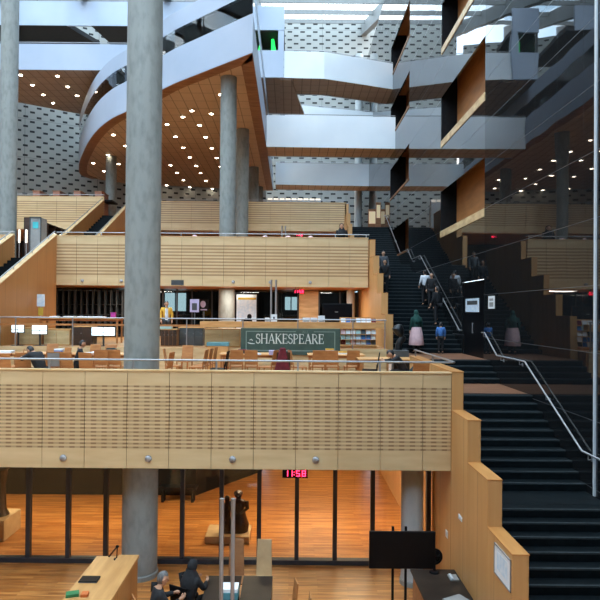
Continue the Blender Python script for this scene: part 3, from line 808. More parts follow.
    if jacket:
        fmid = (p['pelvis'] + p['chest']) / 2
        obj('undershirt', MB().tube([p['chest'] + Vector((0, .085, .08)), fmid + Vector((0, .085, 0)), p['pelvis'] + Vector((0, .09, -.02))], [.06, .075, .07], 8), top, root, smooth=True)
    chain = [(p['pelvis'], (.145, .115), None)]
    for sx in (-1, 1):
        i = len(chain); chain.append((R['hip', sx], .10, 0)); chain.append((R['kn', sx], .074, i)); chain.append((R['an', sx] + Vector((0, 0, .03)), .058, i + 1))
    cloth('trousers', chain, bottom)
    for sx in (-1, 1):
        a, t = R['an', sx], R['toe', sx]
        obj('shoe', MB().tube([a + (a - t).normalized() * .06 - Vector((0, 0, .03)), a - Vector((0, 0, .03)), t, t + (t - a).normalized() * .05 - Vector((0, 0, .01))], [.03, .045, .042, .02], 10), 'black', root, smooth=True)
    if skirt:
        z0, z1 = p['pelvis'].z + .06, .34
        obj('skirt', MB().lathe([(.20, z0 + .04), (.25, z0 - .2), (.27, (z0 + z1) / 2), (.30, z1 + .02), (.29, z1)], 0, 0, 20), skirt, root, smooth=True)
    def cap(r, zc, cut, name, mat):
        b = MB().ball((0, 0, 0), r, 18, 12)
        dele = [v for v in b.bm.verts if v.co.y > cut[0] and v.co.z < cut[1]]
        bmesh.ops.delete(b.bm, geom=dele, context='VERTS')
        for v in b.bm.verts: v.co = hd_ + tilt.to_3x3() @ (v.co + Vector((0, -.008, zc)))
        obj(name, b, mat, root, smooth=True)
    if hijab:
        cap((.098, .116, .136), .01, (.055, .07), 'headscarf', hijab)
        n = p['neck']
        mbh = MB(); mbh.lathe([(.20, n.z - .22), (.205, n.z - .14), (.15, n.z - .02), (.10, n.z + .06), (.088, n.z + .1)], n.x, n.y - .01, 20)
        obj('scarf_drape', mbh, hijab, root, smooth=True)
    elif hood:
        cap((.10, .12, .14), .012, (.05, .07), 'hood', top)
    else:
        cap((.081, .099, .121), .010, (.015, .055), 'hair', hair)
        if longhair:
            obj('ponytail', MB().tube([hd_ + Vector((0, -.08, .05)), hd_ + Vector((0, -.12, -.06)), hd_ + Vector((0, -.11, -.22))], [.06, .075, .04], 10), hair, root, smooth=True)
    root.scale = (s, s, s); root.rotation_euler = (0, 0, rotz); root.location = loc
    return root
def stair_z(d):
    for d0, d1, z0, z1, n in ((24.5, 32.1, -1.67, L2, 21),):
        i = int((d - d0) / ((d1 - d0) / n)); return z0 + (i + 1) * (z1 - z0) / n
def at(x, d, z): return (PX(x, d), d, z)
# lower hall
person('grey haired person in a black jacket seated by the wooden counter', at(157, 10.95, L0 + .02), -1.1, 1.86, 'sit', hair='hair_grey')
person('person in a black hooded coat seated behind the black table', at(190.5, 11.6, L0 + .02), -.5, 1.74, 'sit', hijab='black_cloth')
# first terrace
person('person in black bent over a desk at the far left of the first terrace', at(43, 16.4, L1A), 1.15, 1.8, 'slump')
person('dark haired person in a black top reading at a table left of the big column', at(78, 18.6, L1A), -1.2, 1.7, 'sit')
person('black haired person in black resting their head on a desk near the parapet corner', at(406, 17.0, L1A), 1.5, 1.72, 'slump')
person('person in a yellow jacket and white shirt behind the steel rail', at(166.5, 25.0, L1B), PI + .3, 1.74, top='cloth_white', jacket='cloth_yellow', bottom='dark_grey')
person('hooded person in dark clothes leaning at the middle parapet end', at(341, 27.4, L2), PI, 1.95, hijab='black_cloth')
# stairs
person('person in a dark green headscarf and pale pink skirt at the foot of the stairs', at(416.5, 24.2, -1.67), .3, 1.76, top='cloth_green', hijab='cloth_green', skirt='cloth_pink', bottom='cloth_teal_dark')
person('child in a blue jacket and dark trousers at the foot of the stairs', at(441, 24.2, -1.67), -.2, 1.28, top='cloth_blue', bottom='black_cloth')
person('person in a white shirt and black trousers climbing the long flight', at(425, 28.2, stair_z(28.2)), .2, 1.72, top='cloth_white', climb=1)
person('person in black with pale face, just right of the white shirt on the stairs', at(431.5, 27.8, stair_z(27.8)), PI - .4, 1.74)
person('person in black nearest the handrail on the long flight', at(437.5, 26.6, stair_z(26.6)), .5, 1.78, climb=1, longhair=True)
person('person in black descending along the left side of the long flight', at(384.5, 29.5, stair_z(29.5)), PI, 1.76)
person('pale topped person right behind the one in black on the left of the flight', at(383, 30.6, stair_z(30.6)), PI, 1.76, top='grey_cloth')

# ------------------------------------------------------------------ furniture builders
def make_chair(label, mat='wood_chair', insert=None):
    r = thing('chair', label, 'chair', (0, 0, 0), 'reading room chairs')
    obj('seat', MB().box(-.22, .22, -.22, .22, .43, .465), mat, r, bevel=.006)
    obj('backrest', MB().hexa([(-.21, -.235, .52), (.21, -.235, .52), (.21, -.21, .52), (-.21, -.21, .52)], [(-.20, -.31, .98), (.20, -.31, .98), (.20, -.285, .98), (-.20, -.285, .98)]), mat, r, bevel=.004)
    for sx in (-1, 1):
        for sy in (-1, 1):
            x = sx * .19
            if sy < 0: obj('leg', MB().hexa([(x-.02, -.23, 0), (x+.02, -.23, 0), (x+.02, -.19, 0), (x-.02, -.19, 0)], [(x-.02, -.235, .60), (x+.02, -.235, .60), (x+.02, -.205, .60), (x-.02, -.205, .60)]), mat, r)
            else: obj('leg', MB().box(x-.02, x+.02, .17, .21, 0, .43), mat, r)
    if insert: obj('back_pad', MB().hexa([(-.16, -.262, .55), (.16, -.262, .55), (.16, -.238, .55), (-.16, -.238, .55)], [(-.16, -.332, .94), (.16, -.332, .94), (.16, -.31, .94), (-.16, -.31, .94)]), insert, r)
    return r
chair0 = make_chair('light wooden chair at the far left edge of the first terrace')
chair0.location = at(14, 18.2, L1A); chair0.rotation_euler = (0, 0, 2.0)
CH = [(25, 17.0, .3, 'light wooden chair in front of the bent over reader at far left'),
      (60, 18.9, 2.4, 'wooden chair turned sideways between the two readers on the left'),
      (74, 17.3, -.4, 'wooden chair beside the grey-padded chair left of the big column'),
      (163, 17.4, 1.4, 'wooden chair just right of the big column on the first terrace'),
      (174, 18.9, -1.5, 'second wooden chair right of the big column, turned sideways'),
      (198, 18.6, 1.45, 'left one of three wooden chairs in a row left of the banner'),
      (203, 19.2, 1.45, 'middle one of three wooden chairs in a row left of the banner'),
      (208, 19.8, 1.45, 'right one of three wooden chairs in a row left of the banner'),
      (268, 18.8, 1.2, 'wooden chair just left of the maroon jacket'),
      (299, 18.8, -1.3, 'wooden chair just right of the maroon jacket')]
for x, d, rz_, lb in CH: dup(chair0, at(x, d, L1A), rz_, lb)
c2 = make_chair('wooden chair with a grey back pad between the two left readers', 'wood_chair', 'grey_plastic'); c2.location = at(56, 17.5, L1A); c2.rotation_euler = (0, 0, .2)
c3 = make_chair('dark chair standing left of the banner near the parapet', 'black'); c3.location = at(219, 18.0, L1A); c3.rotation_euler = (0, 0, 1.5)
dup(c3, at(370, 18.0, L1A), 1.45, 'black chair right of the banner near the parapet')
cm = make_chair('chair under the maroon jacket in front of the banner', 'wood_dark'); cm.location = at(283, 18.0, L1A); cm.rotation_euler = (0, 0, .1)
x, y, z = at(283, 17.72, L1A)
tag(obj('draped_jacket', MB().hexa([(x-.24, y-.10, z+.42), (x+.24, y-.10, z+.42), (x+.24, y+.05, z+.42), (x-.24, y+.05, z+.42)], [(x-.08, y-.13, z+1.12), (x+.08, y-.13, z+1.12), (x+.08, y+.02, z+1.12), (x-.08, y+.02, z+1.12)]), 'cloth_maroon', bevel=.03), 'maroon jacket hung over a chair back in front of the banner', 'jacket')
def make_table(label, w=1.9, l=.9, mat='wood_table', leg='wood_chair', h=.77):
    r = thing('reading_table', label, 'table', (0, 0, 0), 'reading tables')
    obj('tabletop', MB().box(-w/2, w/2, -l/2, l/2, h - .04, h), mat, r, bevel=.006)
    obj('apron', MB().box(-w/2+.08, w/2-.08, -l/2+.08, l/2-.08, h - .12, h - .04), leg, r)
    for sx in (-1, 1):
        for sy in (-1, 1): obj('leg', MB().box(sx*(w/2-.08)-.03, sx*(w/2-.08)+.03, sy*(l/2-.08)-.03, sy*(l/2-.08)+.03, 0, h - .04), leg, r)
    return r
tb0 = make_table('reading table at the far left edge of the first terrace'); tb0.location = at(-16, 19.6, L1A)
for x, d, lb in [(48, 19.7, 'reading table behind the bent over reader on the left'), (103, 19.6, 'reading table with white papers, left of the big column'), (249, 20.2, 'reading table below the left end of the banner'), (336, 20.2, 'reading table below the right end of the banner'), (388, 18.6, 'reading table of the person resting their head')]:
    t = dup(tb0, at(x, d, L1A), 0, lb)
TT = L1A + .77
for x, d, r_, lb in [(6, 16.6, .2, 'wooden chair at the left edge of the front row by the parapet'), (91, 17.2, -.2, 'wooden chair in front of the dark haired reader left of the big column'),
    (103, 18.4, .15, 'wooden chair in front of the table with white papers'), (118, 18.5, -.1, 'wooden chair partly behind the left side of the big column'),
    (185, 20.6, 2.9, 'wooden chair between the big column and the teal topped cabinet'), (237, 18.9, .1, 'wooden chair under the left half of the banner'), (253, 18.9, -.1, 'wooden chair under the letters at the banner start'),
    (318, 19.0, .12, 'wooden chair under the middle right of the banner'), (333, 19.0, -.15, 'wooden chair under the right end of the banner'), (352, 19.1, .1, 'wooden chair in front of the leaflet rack'),
    (50, 20.8, PI, 'wooden chair facing us behind the table of the bent over reader'), (92, 20.7, PI - .2, 'wooden chair facing us behind the white papers'), (110, 20.7, PI + .1, 'wooden chair facing us beside the left edge of the big column')]:
    dup(chair0, at(x, d, L1A), r_, lb)
def flat(name, x, d, w, l, z, h, mat, label, cat, rot=0, group=None):
    o = obj(name, MB().box(-w/2, w/2, -l/2, l/2, 0, h), mat); o.location = at(x, d, z); o.rotation_euler = (0, 0, rot)
    return tag(o, label, cat, group)
flat('paper_stack', 101, 19.5, .55, .42, TT, .05, 'paper', 'white papers on the table left of the big column', 'papers', .1)
flat('open_book', 94, 19.4, .4, .3, TT, .04, 'paper', 'open white book beside the papers left of the big column', 'book', -.2)
flat('paper_stack', 4, 19.4, .6, .45, TT, .07, 'paper', 'white papers on the table at the far left edge', 'papers', .2)
flat('paper_stack', 255, 19.5, .38, .3, TT, .05, 'paper', 'white papers on the table under the banner', 'papers', .3)
flat('storage_box', 275, 19.6, .36, .3, TT, .14, 'lilac', 'small lilac box on the table left of the maroon jacket', 'box', .1)
x, y, z = at(218, 20.9, L1A)
tc_ = thing('low_cabinet', 'small wooden cabinet with a teal top, left of the banner', 'cabinet', (x, y, z))
obj('body', MB().box(x - .36, x + .36, y, y + .3, z, z + .96), 'wood_table', tc_); obj('top', MB().box(x - .38, x + .38, y - .02, y + .32, z + .96, z + 1.08), 'teal', tc_)

BK = [('cloth_maroon', 'dark red'), ('cloth_blue', 'blue'), ('paper', 'white'), ('cloth_yellow', 'yellow'), ('dark_grey', 'dark grey'), ('cloth_teal_dark', 'dark green')]
for i, (x, d, n, where) in enumerate([(60, 19.6, 3, 'book pile beside the bent over reader'), (112, 19.5, 4, 'book pile left of the big column'), (243, 20.1, 3, 'book pile under the banner start'), (330, 20.1, 4, 'book pile under the banner end'), (343, 20.2, 2, 'book pile by the leaflet rack')]):
    for k in range(n):
        m_, cn = BK[(i * 2 + k) % 6]
        r = thing('book', '%s book, %s from the bottom, in the %s' % (cn, ['first', 'second', 'third', 'fourth'][k], where), 'book', at(x, d, TT + k * .045), 'piled books on the reading tables')
        x_, y_, z_ = r.location
        obj('cover', MB().box(x_ - .14, x_ + .14, y_ - .10, y_ + .10, z_, z_ + .006).box(x_ - .14, x_ + .14, y_ - .10, y_ + .10, z_ + .038, z_ + .044).box(x_ - .14, x_ + .14, y_ - .104, y_ - .098, z_, z_ + .044), m_, r)
        obj('pages', MB().box(x_ - .135, x_ + .135, y_ - .098, y_ + .095, z_ + .006, z_ + .038), 'paper', r)
# ------------------------------------------------------------------ balustrade, banner
DB = 21.35
bal = thing('glass_balustrade', 'glass balustrade with steel rail and wooden ledge, behind the reading tables', 'balustrade', (-4, DB, L1B))
zr = PZ(319.5, DB)
obj('handrail', MB().tube([(-10.4, DB, zr), (3.4, DB, zr)], .022, 10), 'steel_pale', bal, smooth=True)
obj('wood_ledge', MB().box(PX(200, DB), 3.4, DB + .02, DB + .34, PZ(328, DB), PZ(322, DB)), 'wood_table', bal)
obj('lower_rail', MB().box(-10.4, PX(200, DB), DB, DB + .05, PZ(327.5, DB), PZ(325.5, DB)), 'wood_chair', bal)
bx_ = [PX(v, DB) for v in (0, 16, 73, 130, 187, 243, 298, 353, 385)]
for x in bx_: obj('post', MB().box(x - .016, x + .016, DB - .03, DB + .02, L1B, zr), 'steel_pale', bal)
for a, b in zip(bx_, bx_[1:]): obj('pane', MB().box(a + .03, b - .03, DB - .008, DB + .004, L1B + .05, PZ(329, DB)), 'glass_clear', bal)
obj('kick_board', MB().box(-10.4, 3.4, DB - .05, DB - .012, L1A, L1B + .02), 'maple', bal)
BN = DB - .10
bn = thing('banner', 'dark green banner reading SHAKESPEARE hung on the glass balustrade', 'banner', (PX(290, BN), BN, PZ(355, BN)))
obj('cloth', MB().box(PX(241, BN), PX(340.5, BN), BN, BN + .012, PZ(355, BN), PZ(328.5, BN)), 'green_banner', bn)
fr_ = MB()
for (a, b, c, d) in ((246, 335.5, 350.2, 351.2), (246, 296, 331.2, 332), (314, 335.5, 331.2, 332), (246, 247, 331.2, 351), (334.6, 335.5, 331.2, 351)):
    fr_.box(PX(a, BN), PX(b, BN), BN - .003, BN, PZ(d, BN), PZ(c, BN))
obj('border', fr_, 'banner_line', bn)
# serif capitals from strokes on a unit box: ('l', x0,y0,x1,y1,width) lines, ('c', list of points, width) curves
def arc(cx, cy, rx, ry, a0, a1, n=10): return [(cx + rx * math.cos(math.radians(a0 + (a1 - a0) * i / n)), cy + ry * math.sin(math.radians(a0 + (a1 - a0) * i / n))) for i in range(n + 1)]
TH, TN = .13, .06
def serif(x, y, w=.24): return ([(x - w/2, y), (x + w/2, y)], .05)
GL = {
 'S': (.55, [(arc(.27, .74, .19, .22, 25, 262) + arc(.27, .27, .22, .25, 82, -155), .10), ([(.45, .74), (.45, .93)], .05), ([(.07, .28), (.07, .08)], .05)]),
 'H': (.85, [([(.15, 0), (.15, 1)], TH), ([(.70, 0), (.70, 1)], TH), ([(.15, .52), (.70, .52)], TN), serif(.15, .02), serif(.15, .98), serif(.70, .02), serif(.70, .98)]),
 'A': (.80, [([(.10, 0), (.40, 1)], TN), ([(.40, 1), (.70, 0)], TH), ([(.2, .34), (.6, .34)], TN), serif(.10, .02, .2), serif(.70, .02)]),
 'K': (.80, [([(.15, 0), (.15, 1)], TH), ([(.18, .45), (.62, 1)], TN), ([(.30, .58), (.70, 0)], TH), serif(.15, .02), serif(.15, .98), serif(.62, .98, .2), serif(.72, .02, .2)]),
 'E': (.68, [([(.15, 0), (.15, 1)], TH), ([(.05, .97), (.58, .97)], TN), ([(.15, .52), (.46, .52)], TN), ([(.05, .03), (.60, .03)], TN), ([(.57, .97), (.57, .78)], .05), ([(.59, .03), (.59, .24)], .05), ([(.46, .42), (.46, .62)], .05)]),
 'P': (.64, [([(.15, 0), (.15, 1)], TH), ([(.05, .97), (.15, .97)] + arc(.30, .72, .24, .25, 90, -90) + [(.15, .47)], .08), serif(.15, .02, .26)]),
 'R': (.76, [([(.15, 0), (.15, 1)], TH), ([(.05, .97), (.15, .97)] + arc(.30, .73, .27, .24, 90, -90) + [(.15, .49)], .08), ([(.34, .47), (.66, 0)], TH), serif(.15, .02), serif(.66, .02, .18)]),
 'O': (.8, [(arc(.4, .5, .32, .48, 0, 360, 18), .09)]), 'F': (.64, [([(.15, 0), (.15, 1)], TH), ([(.05, .97), (.55, .97)], TN), ([(.15, .52), (.45, .52)], TN), serif(.15, .02)]),
 'L': (.62, [([(.15, 0), (.15, 1)], TH), ([(.05, .03), (.55, .03)], TN), serif(.15, .98), ([(.55, .03), (.55, .2)], .05)]),
 ' ': (.4, [])}
def text(mb, s, x0, x1, zb, h, y, depth=.004, bold=1):
    tot = sum(GL[c][0] for c in s); sx = (x1 - x0) / tot
    cur = x0
    for c in s:
        w, strokes = GL[c]
        for pts, t in strokes:
            t *= h * .5 * bold
            for (a, b), (c_, d) in zip(pts, pts[1:]):
                p, q_ = Vector((cur + a * sx, zb + b * h)), Vector((cur + c_ * sx, zb + d * h))
                v = q_ - p
                if v.length < 1e-5: continue
                v.normalize(); n = Vector((-v.y, v.x)) * t; e = v * (t * .4)
                qd = [p - e + n, p - e - n, q_ + e - n, q_ + e + n]
                mb.hexa([(k_.x, y, k_.y) for k_ in qd], [(k_.x, y - depth, k_.y) for k_ in qd])
        cur += w * sx
tx = MB(); text(tx, 'SHAKESPEARE', PX(256, BN), PX(324.5, BN), PZ(343.6, BN), PZ(334, BN) - PZ(343.6, BN), BN, bold=.95)
obj('lettering', tx, 'banner_white', bn)
tx = MB()
text(tx, 'ALL', PX(302, BN), PX(309, BN), PZ(333, BN), PZ(330.6, BN) - PZ(333, BN), BN)
obj('small_lettering', tx, 'banner_line', bn)
sw = MB(); sw.tube([(PX(248, BN), BN - .004, PZ(343, BN)), (PX(251, BN), BN - .004, PZ(343.8, BN)), (PX(255, BN), BN - .004, PZ(344, BN))], [.012, .02, .01], 6)
sw.tube([(PX(250, BN), BN - .004, PZ(340.5, BN)), (PX(251.5, BN), BN - .004, PZ(339.5, BN)), (PX(253, BN), BN - .004, PZ(341, BN))], .014, 6)
obj('flourish', sw, 'banner_white', bn)

# raised terrace behind the balustrade
def cabinet(label, x0, x1, d, z0, z1, dep=.5, mat='wood_table', front='maple', ndoors=2, name='low_cabinet'):
    a, b = PX(x0, d), PX(x1, d)
    r = thing(name, label, 'cabinet', ((a + b) / 2, d, z0), 'low wooden cabinets')
    obj('body', MB().box(a, b, d + .02, d + dep, z0, z1 - .03), mat, r)
    obj('top', MB().box(a - .02, b + .02, d, d + dep + .02, z1 - .03, z1), 'wood_table', r)
    w = (b - a) / ndoors
    for i in range(ndoors):
        dd = obj('door', MB().box(a + i*w + .01, a + (i+1)*w - .01, d, d + .02, z0 + .04, z1 - .05), front, r)
        obj('knob', MB().ball((a + (i+.85)*w, d - .012, (z0 + z1)/2 + .1), .015, 8, 6), 'steel', dd)
    return r
cabinet('wooden cabinet right of the yellow jacket, below the steel rail', 205, 240, 22.0, L1B, PZ(329, 22), .5)
cabinet('wooden cabinet below the leaflet racks', 341, 377, 22.2, L1B, PZ(345, 22.2), .5, ndoors=3)
cabinet('pale wooden cabinet with two doors at far left behind the balustrade', 18, 42, 22.3, L1B, PZ(330, 22.3), .5)
cabinet('second pale wooden cabinet from the left behind the balustrade', 44, 70, 22.3, L1B, PZ(331, 22.3), .5)
cabinet('dark cabinet behind the balustrade, left of the big column', 73, 93, 22.4, L1B, PZ(328, 22.4), .5, 'wood_dark', 'wood_dark')
cabinet('dark wooden cabinet right of the big column behind the balustrade', 161, 177, 22.3, L1B, PZ(330, 22.3), .5, 'wood_brown', 'wood_dark', 4)
flat('light_box', 165, 22.5, .55, .3, PZ(330, 22.5), .16, 'mint', 'pale mint box on the dark cabinet right of the big column', 'box')
cabinet('long dark counter below the yellow jacket', 179, 203, 22.8, L1B, PZ(328, 22.8), .6, 'dark_grey', 'dark_grey', 3, 'counter')
# window reflections in the balustrade glass, built as glowing panels on stands
def screen(label, x0, x1, y0, y1, d):  # a mirrored window as a glowing panel, no real display
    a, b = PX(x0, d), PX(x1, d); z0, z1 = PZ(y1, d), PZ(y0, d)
    r = thing('reflection_panel', label, 'reflection_panel', ((a + b)/2, d, z0), 'glowing window reflections behind the balustrade')
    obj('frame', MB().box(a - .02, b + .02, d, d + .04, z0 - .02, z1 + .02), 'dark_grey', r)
    obj('display', MB().box(a, b, d - .004, d, z0, z1), 'screen_white', r)  # glowing face in place of the reflection
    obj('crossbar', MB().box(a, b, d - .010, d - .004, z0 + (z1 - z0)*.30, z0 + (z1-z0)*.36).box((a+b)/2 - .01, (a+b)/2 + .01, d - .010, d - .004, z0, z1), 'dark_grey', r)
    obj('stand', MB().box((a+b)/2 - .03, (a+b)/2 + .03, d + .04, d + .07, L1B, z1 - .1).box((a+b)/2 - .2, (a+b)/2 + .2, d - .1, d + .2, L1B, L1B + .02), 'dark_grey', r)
screen('leftmost window reflection built as a glowing panel behind the balustrade', 12, 24, 326, 334.5, 22.0)
screen('window reflection built as a glowing panel second from left behind the balustrade', 32.5, 47, 326, 336, 22.0)
screen('window reflection built as a glowing panel nearest the big column behind the balustrade', 92, 115, 329, 337, 22.0)
# small table lamps / papers on the raised terrace
for i, (x, w, lb) in enumerate([(50, .5, 'white papers on a desk behind the steel rail, leftmost'), (68, .35, 'grey papers on a desk behind the steel rail, second from left'), (83, .7, 'long white papers on a desk behind the steel rail'), (98, .6, 'white papers on a desk behind the steel rail, nearest the big column')]):
    pass
dk = make_table('long pale desk behind the steel rail left of the big column', 3.2, .8, 'wood_table', 'wood_chair', 1.0); dk.location = at(82, 24.2, L1B)
for i, (x, w, lb) in enumerate([(55, .3, 'leftmost white paper pile on the pale desk'), (70, .4, 'second white paper pile from left on the pale desk'), (86, .6, 'long white paper pile in the middle of the pale desk'), (99, .5, 'rightmost white paper pile on the pale desk')]):
    flat('paper_stack', x, 24.1, w, .35, L1B + 1.0, .07, 'paper', lb, 'papers', 0, 'paper piles on the pale desk')
mg = thing('storage_box', 'small magenta box on the pale desk, left of the big column', 'box', at(113, 24.1, L1B))
x, y, z = at(113, 24.1, L1B)
obj('box_body', MB().box(x - .09, x + .09, y, y + .15, z + 1.0, z + 1.22), 'magenta', mg); obj('box_lid', MB().box(x - .1, x + .1, y - .01, y + .16, z + 1.22, z + 1.235), 'magenta', mg)
# notice stand at left (yellow notice and photos)
x, y, z = at(41, 24.6, L1B)
ns = thing('notice_stand', 'notice stand with yellow sheet and pictures by the left stairs', 'notice stand', (x, y, z))
obj('pole', MB().tube([(x, y, z), (x, y, z + 1.9)], .02, 8), 'steel', ns); obj('foot', MB().lathe([(.18, z), (.18, z + .02)], x, y, 18), 'dark_grey', ns)
obj('picture', MB().box(x - .16, x + .16, y - .03, y - .01, z + 1.45, z + 1.95), 'paper_blue', ns); obj('yellow_sheet', MB().box(x - .1, x + .1, y - .032, y - .012, z + 1.08, z + 1.40), 'yellow_note', ns)
flat('lamp_panel', 46, 28.0, .2, .05, PZ(293, 28), .2, 'window_glow', 'small glowing cyan panel under the left end of the middle parapet', 'panel')
bpy.data.objects['lamp_panel'].location.z = L2 - 1.0 - .195

# glazed rooms under the middle terrace
GR = 31.0
gp = thing('glass_partition', 'dark glass partition under the middle parapet', 'glass wall', (-4, GR, L1B))
gx = [PX(v, GR) for v in (44, 60, 78, 96, 112, 128, 147, 163, 177, 192, 212, 234, 256, 277, 298, 319, 340, 358)]
for x in gx: obj('mullion', MB().box(x - .035, x + .035, GR - .05, GR + .05, L1B, L2 - 1.0), 'mullion', gp)
for i, (a, b) in enumerate(zip(gx, gx[1:])):
    if i == 14: continue
    obj('pane', MB().box(a + .035, b - .035, GR - .006, GR + .006, L1B, L2 - 1.0), 'glass_dark', gp)
dw = struct('door_2', MB().box(PX(299, GR), PX(318.5, GR), GR - .03, GR + .03, L1B, L2 - 1.05), 'maple', 'pale wooden door in the dark glass partition')
obj('door_handle', MB().tube([(PX(302, GR), GR - .08, L1B + 1.0), (PX(304.5, GR), GR - .08, L1B + 1.0)], .015, 6).box(PX(302, GR) - .01, PX(302, GR) + .01, GR - .08, GR - .03, L1B + .99, L1B + 1.01), 'steel', dw)
k = 0
for (a, b, c, d_) in ((119, 125.5, 295, 313), (165, 186, 294, 312), (285, 297, 297, 310)):
    k += 1; d = 33.45
    w = struct('window_%d' % k, MB().box(PX(a, d), PX(b, d), d - .03, d, PZ(d_, d), PZ(c, d)), 'window_glow', 'pale bright window inside the glazed rooms')
    n = 2
    obj('window_frame', MB().box(PX(a, d) - .05, PX(b, d) + .05, d - .05, d - .031, PZ(d_, d) - .05, PZ(d_, d)).box(PX(a, d) - .05, PX(b, d) + .05, d - .05, d - .031, PZ(c, d), PZ(c, d) + .05).box(PX((a+b)/2, d) - .03, PX((a+b)/2, d) + .03, d - .05, d - .031, PZ(d_, d), PZ(c, d)), 'mullion', w)
# black shelving left
for i, (a, b) in enumerate(((51, 74), (75, 98), (99, 122))):
    d = 29.6; xa, xb = PX(a, d), PX(b, d)
    r = thing('bookcase', ['leftmost black open bookcase under the middle parapet', 'middle black open bookcase under the middle parapet', 'black open bookcase under the middle parapet, nearest the big column'][i], 'bookcase', ((xa+xb)/2, d, L1B), 'black bookcases')
    for t in range(5):
        x = xa + (xb - xa) * t / 4
        obj('upright', MB().box(x - .02, x + .02, d, d + .35, L1B, L1B + 2.3), 'dark_grey', r)
    for z in (.1, .6, 1.1, 1.6, 2.28): obj('shelf', MB().box(xa, xb, d, d + .35, L1B + z - .02, L1B + z), 'dark_grey', r)
    obj('back', MB().box(xa, xb, d + .33, d + .35, L1B, L1B + 2.28), 'black', r)
# poster stand with portrait
d = 28.0
po = thing('poster_board', 'large pale blue poster with a dark portrait on a black stand', 'poster', at(246.5, d, L1B))
obj('board', MB().box(PX(235, d), PX(258, d), d, d + .05, L1B + .05, PZ(293, d)), 'black', po)
obj('sheet', MB().box(PX(236.5, d), PX(256.5, d), d - .005, d, L1B + .3, PZ(295, d)), 'paper_blue', po)
obj('title_strip', MB().box(PX(238, d), PX(256, d), d - .008, d - .005, PZ(300, d), PZ(298, d)), 'yellow_note', po)
obj('portrait', MB().ball((PX(249.5, d), d - .006, PZ(317, d)), (.11, .006, .13)).ball((PX(247, d), d - .006, PZ(321.5, d)), (.26, .006, .14)), 'black', po)
obj('foot', MB().box(PX(237, d), PX(239, d), d - .2, d + .3, L1B, L1B + .05).box(PX(254, d), PX(256, d), d - .2, d + .3, L1B, L1B + .05), 'black', po)
d = 28.2
po2 = thing('poster_board', 'small dark poster with a white portrait, left of the pale column', 'poster', at(204, d, L1B))
obj('board', MB().box(PX(199.5, d), PX(208, d), d, d + .04, PZ(312, d), PZ(300, d)), 'black', po2)
obj('portrait', MB().ball((PX(203, d), d - .004, PZ(305, d)), (.13, .005, .16)).box(PX(200.5, d), PX(207, d), d - .005, d, PZ(311, d), PZ(309.8, d)), 'lilac', po2)
obj('leg', MB().box(PX(203, d), PX(204.5, d), d, d + .04, L1B, PZ(312, d)).box(PX(200, d), PX(208, d), d - .2, d + .2, L1B, L1B + .03), 'dark_grey', po2)
d = 26.4
po3 = thing('poster_board', 'white notice board on the right of the yellow jacket', 'poster', at(195, d, L1B))
obj('sheet', MB().box(PX(190, d), PX(199, d), d, d + .04, PZ(313, d), PZ(300, d)), 'lilac', po3)
obj('leg', MB().box(PX(194, d), PX(195, d), d + .04, d + .07, L1B, PZ(302, d)).box(PX(191, d), PX(198, d), d - .2, d + .2, L1B, L1B + .03), 'dark_grey', po3)
obj('picture', MB().box(PX(192, d), PX(197, d), d - .004, d, PZ(311, d), PZ(304, d)), 'dark_grey', po3)
# counter things behind the ledge
d = 22.6
cabinet('long wooden information counter behind the banner', 242, 340, d, L1B, PZ(325, d), .55, ndoors=6, name='counter')
zc = PZ(325, d)
for i, (x0, x1, y0, lb) in enumerate([(265, 269.5, 318, 'small white sign card on the counter, left of the letter card'), (271, 277, 314.5, 'white card with a black letter on the counter behind the banner'), (303, 310, 317.5, 'left white leaflet box on the counter'), (311, 317.5, 317.5, 'middle white leaflet box on the counter'), (318.5, 325, 315.5, 'right white leaflet box on the counter, beside the television')]):
    a, b = PX(x0, d), PX(x1, d)
    r = thing('leaflet_box', lb, 'box', ((a+b)/2, d + .1, zc), 'white cards and boxes on the counter')
    obj('box_body', MB().box(a, b, d + .08, d + .25, zc, PZ(y0, d)), 'paper', r)
    if i == 1: obj('letter', MB().box((a+b)/2 - .03, (a+b)/2 + .03, d + .074, d + .08, PZ(320, d), PZ(317, d)), 'black', r)
    else: obj('label_strip', MB().box(a + .02, b - .02, d + .074, d + .08, PZ(321.5, d), PZ(320.5, d)), 'grey_plastic', r)
tv = thing('television', 'black flat television beside the leaflet racks', 'television', at(337.5, 24.5, L1B))
d = 24.5
obj('screen', MB().box(PX(323, d), PX(352, d), d, d + .06, PZ(323, d), PZ(303.5, d)), 'black_gloss', tv, bevel=.01)
obj('bezel', MB().box(PX(322.6, d), PX(352.4, d), d + .01, d + .05, PZ(323.4, d), PZ(303, d)), 'black', tv)
obj('logo', MB().box(PX(335, d), PX(338, d), d - .003, d, PZ(312, d), PZ(311.2, d)), 'grey_plastic', tv)
obj('stand', MB().box(PX(335, d), PX(340, d), d + .06, d + .1, L1B, PZ(310, d)).box(PX(327, d), PX(348, d), d - .2, d + .3, L1B, L1B + .03), 'black', tv)
column(PX(350.5, 30), 30.0, .2, L1B, L2 - 1.0, 'slim white column under the middle parapet, right of the television')
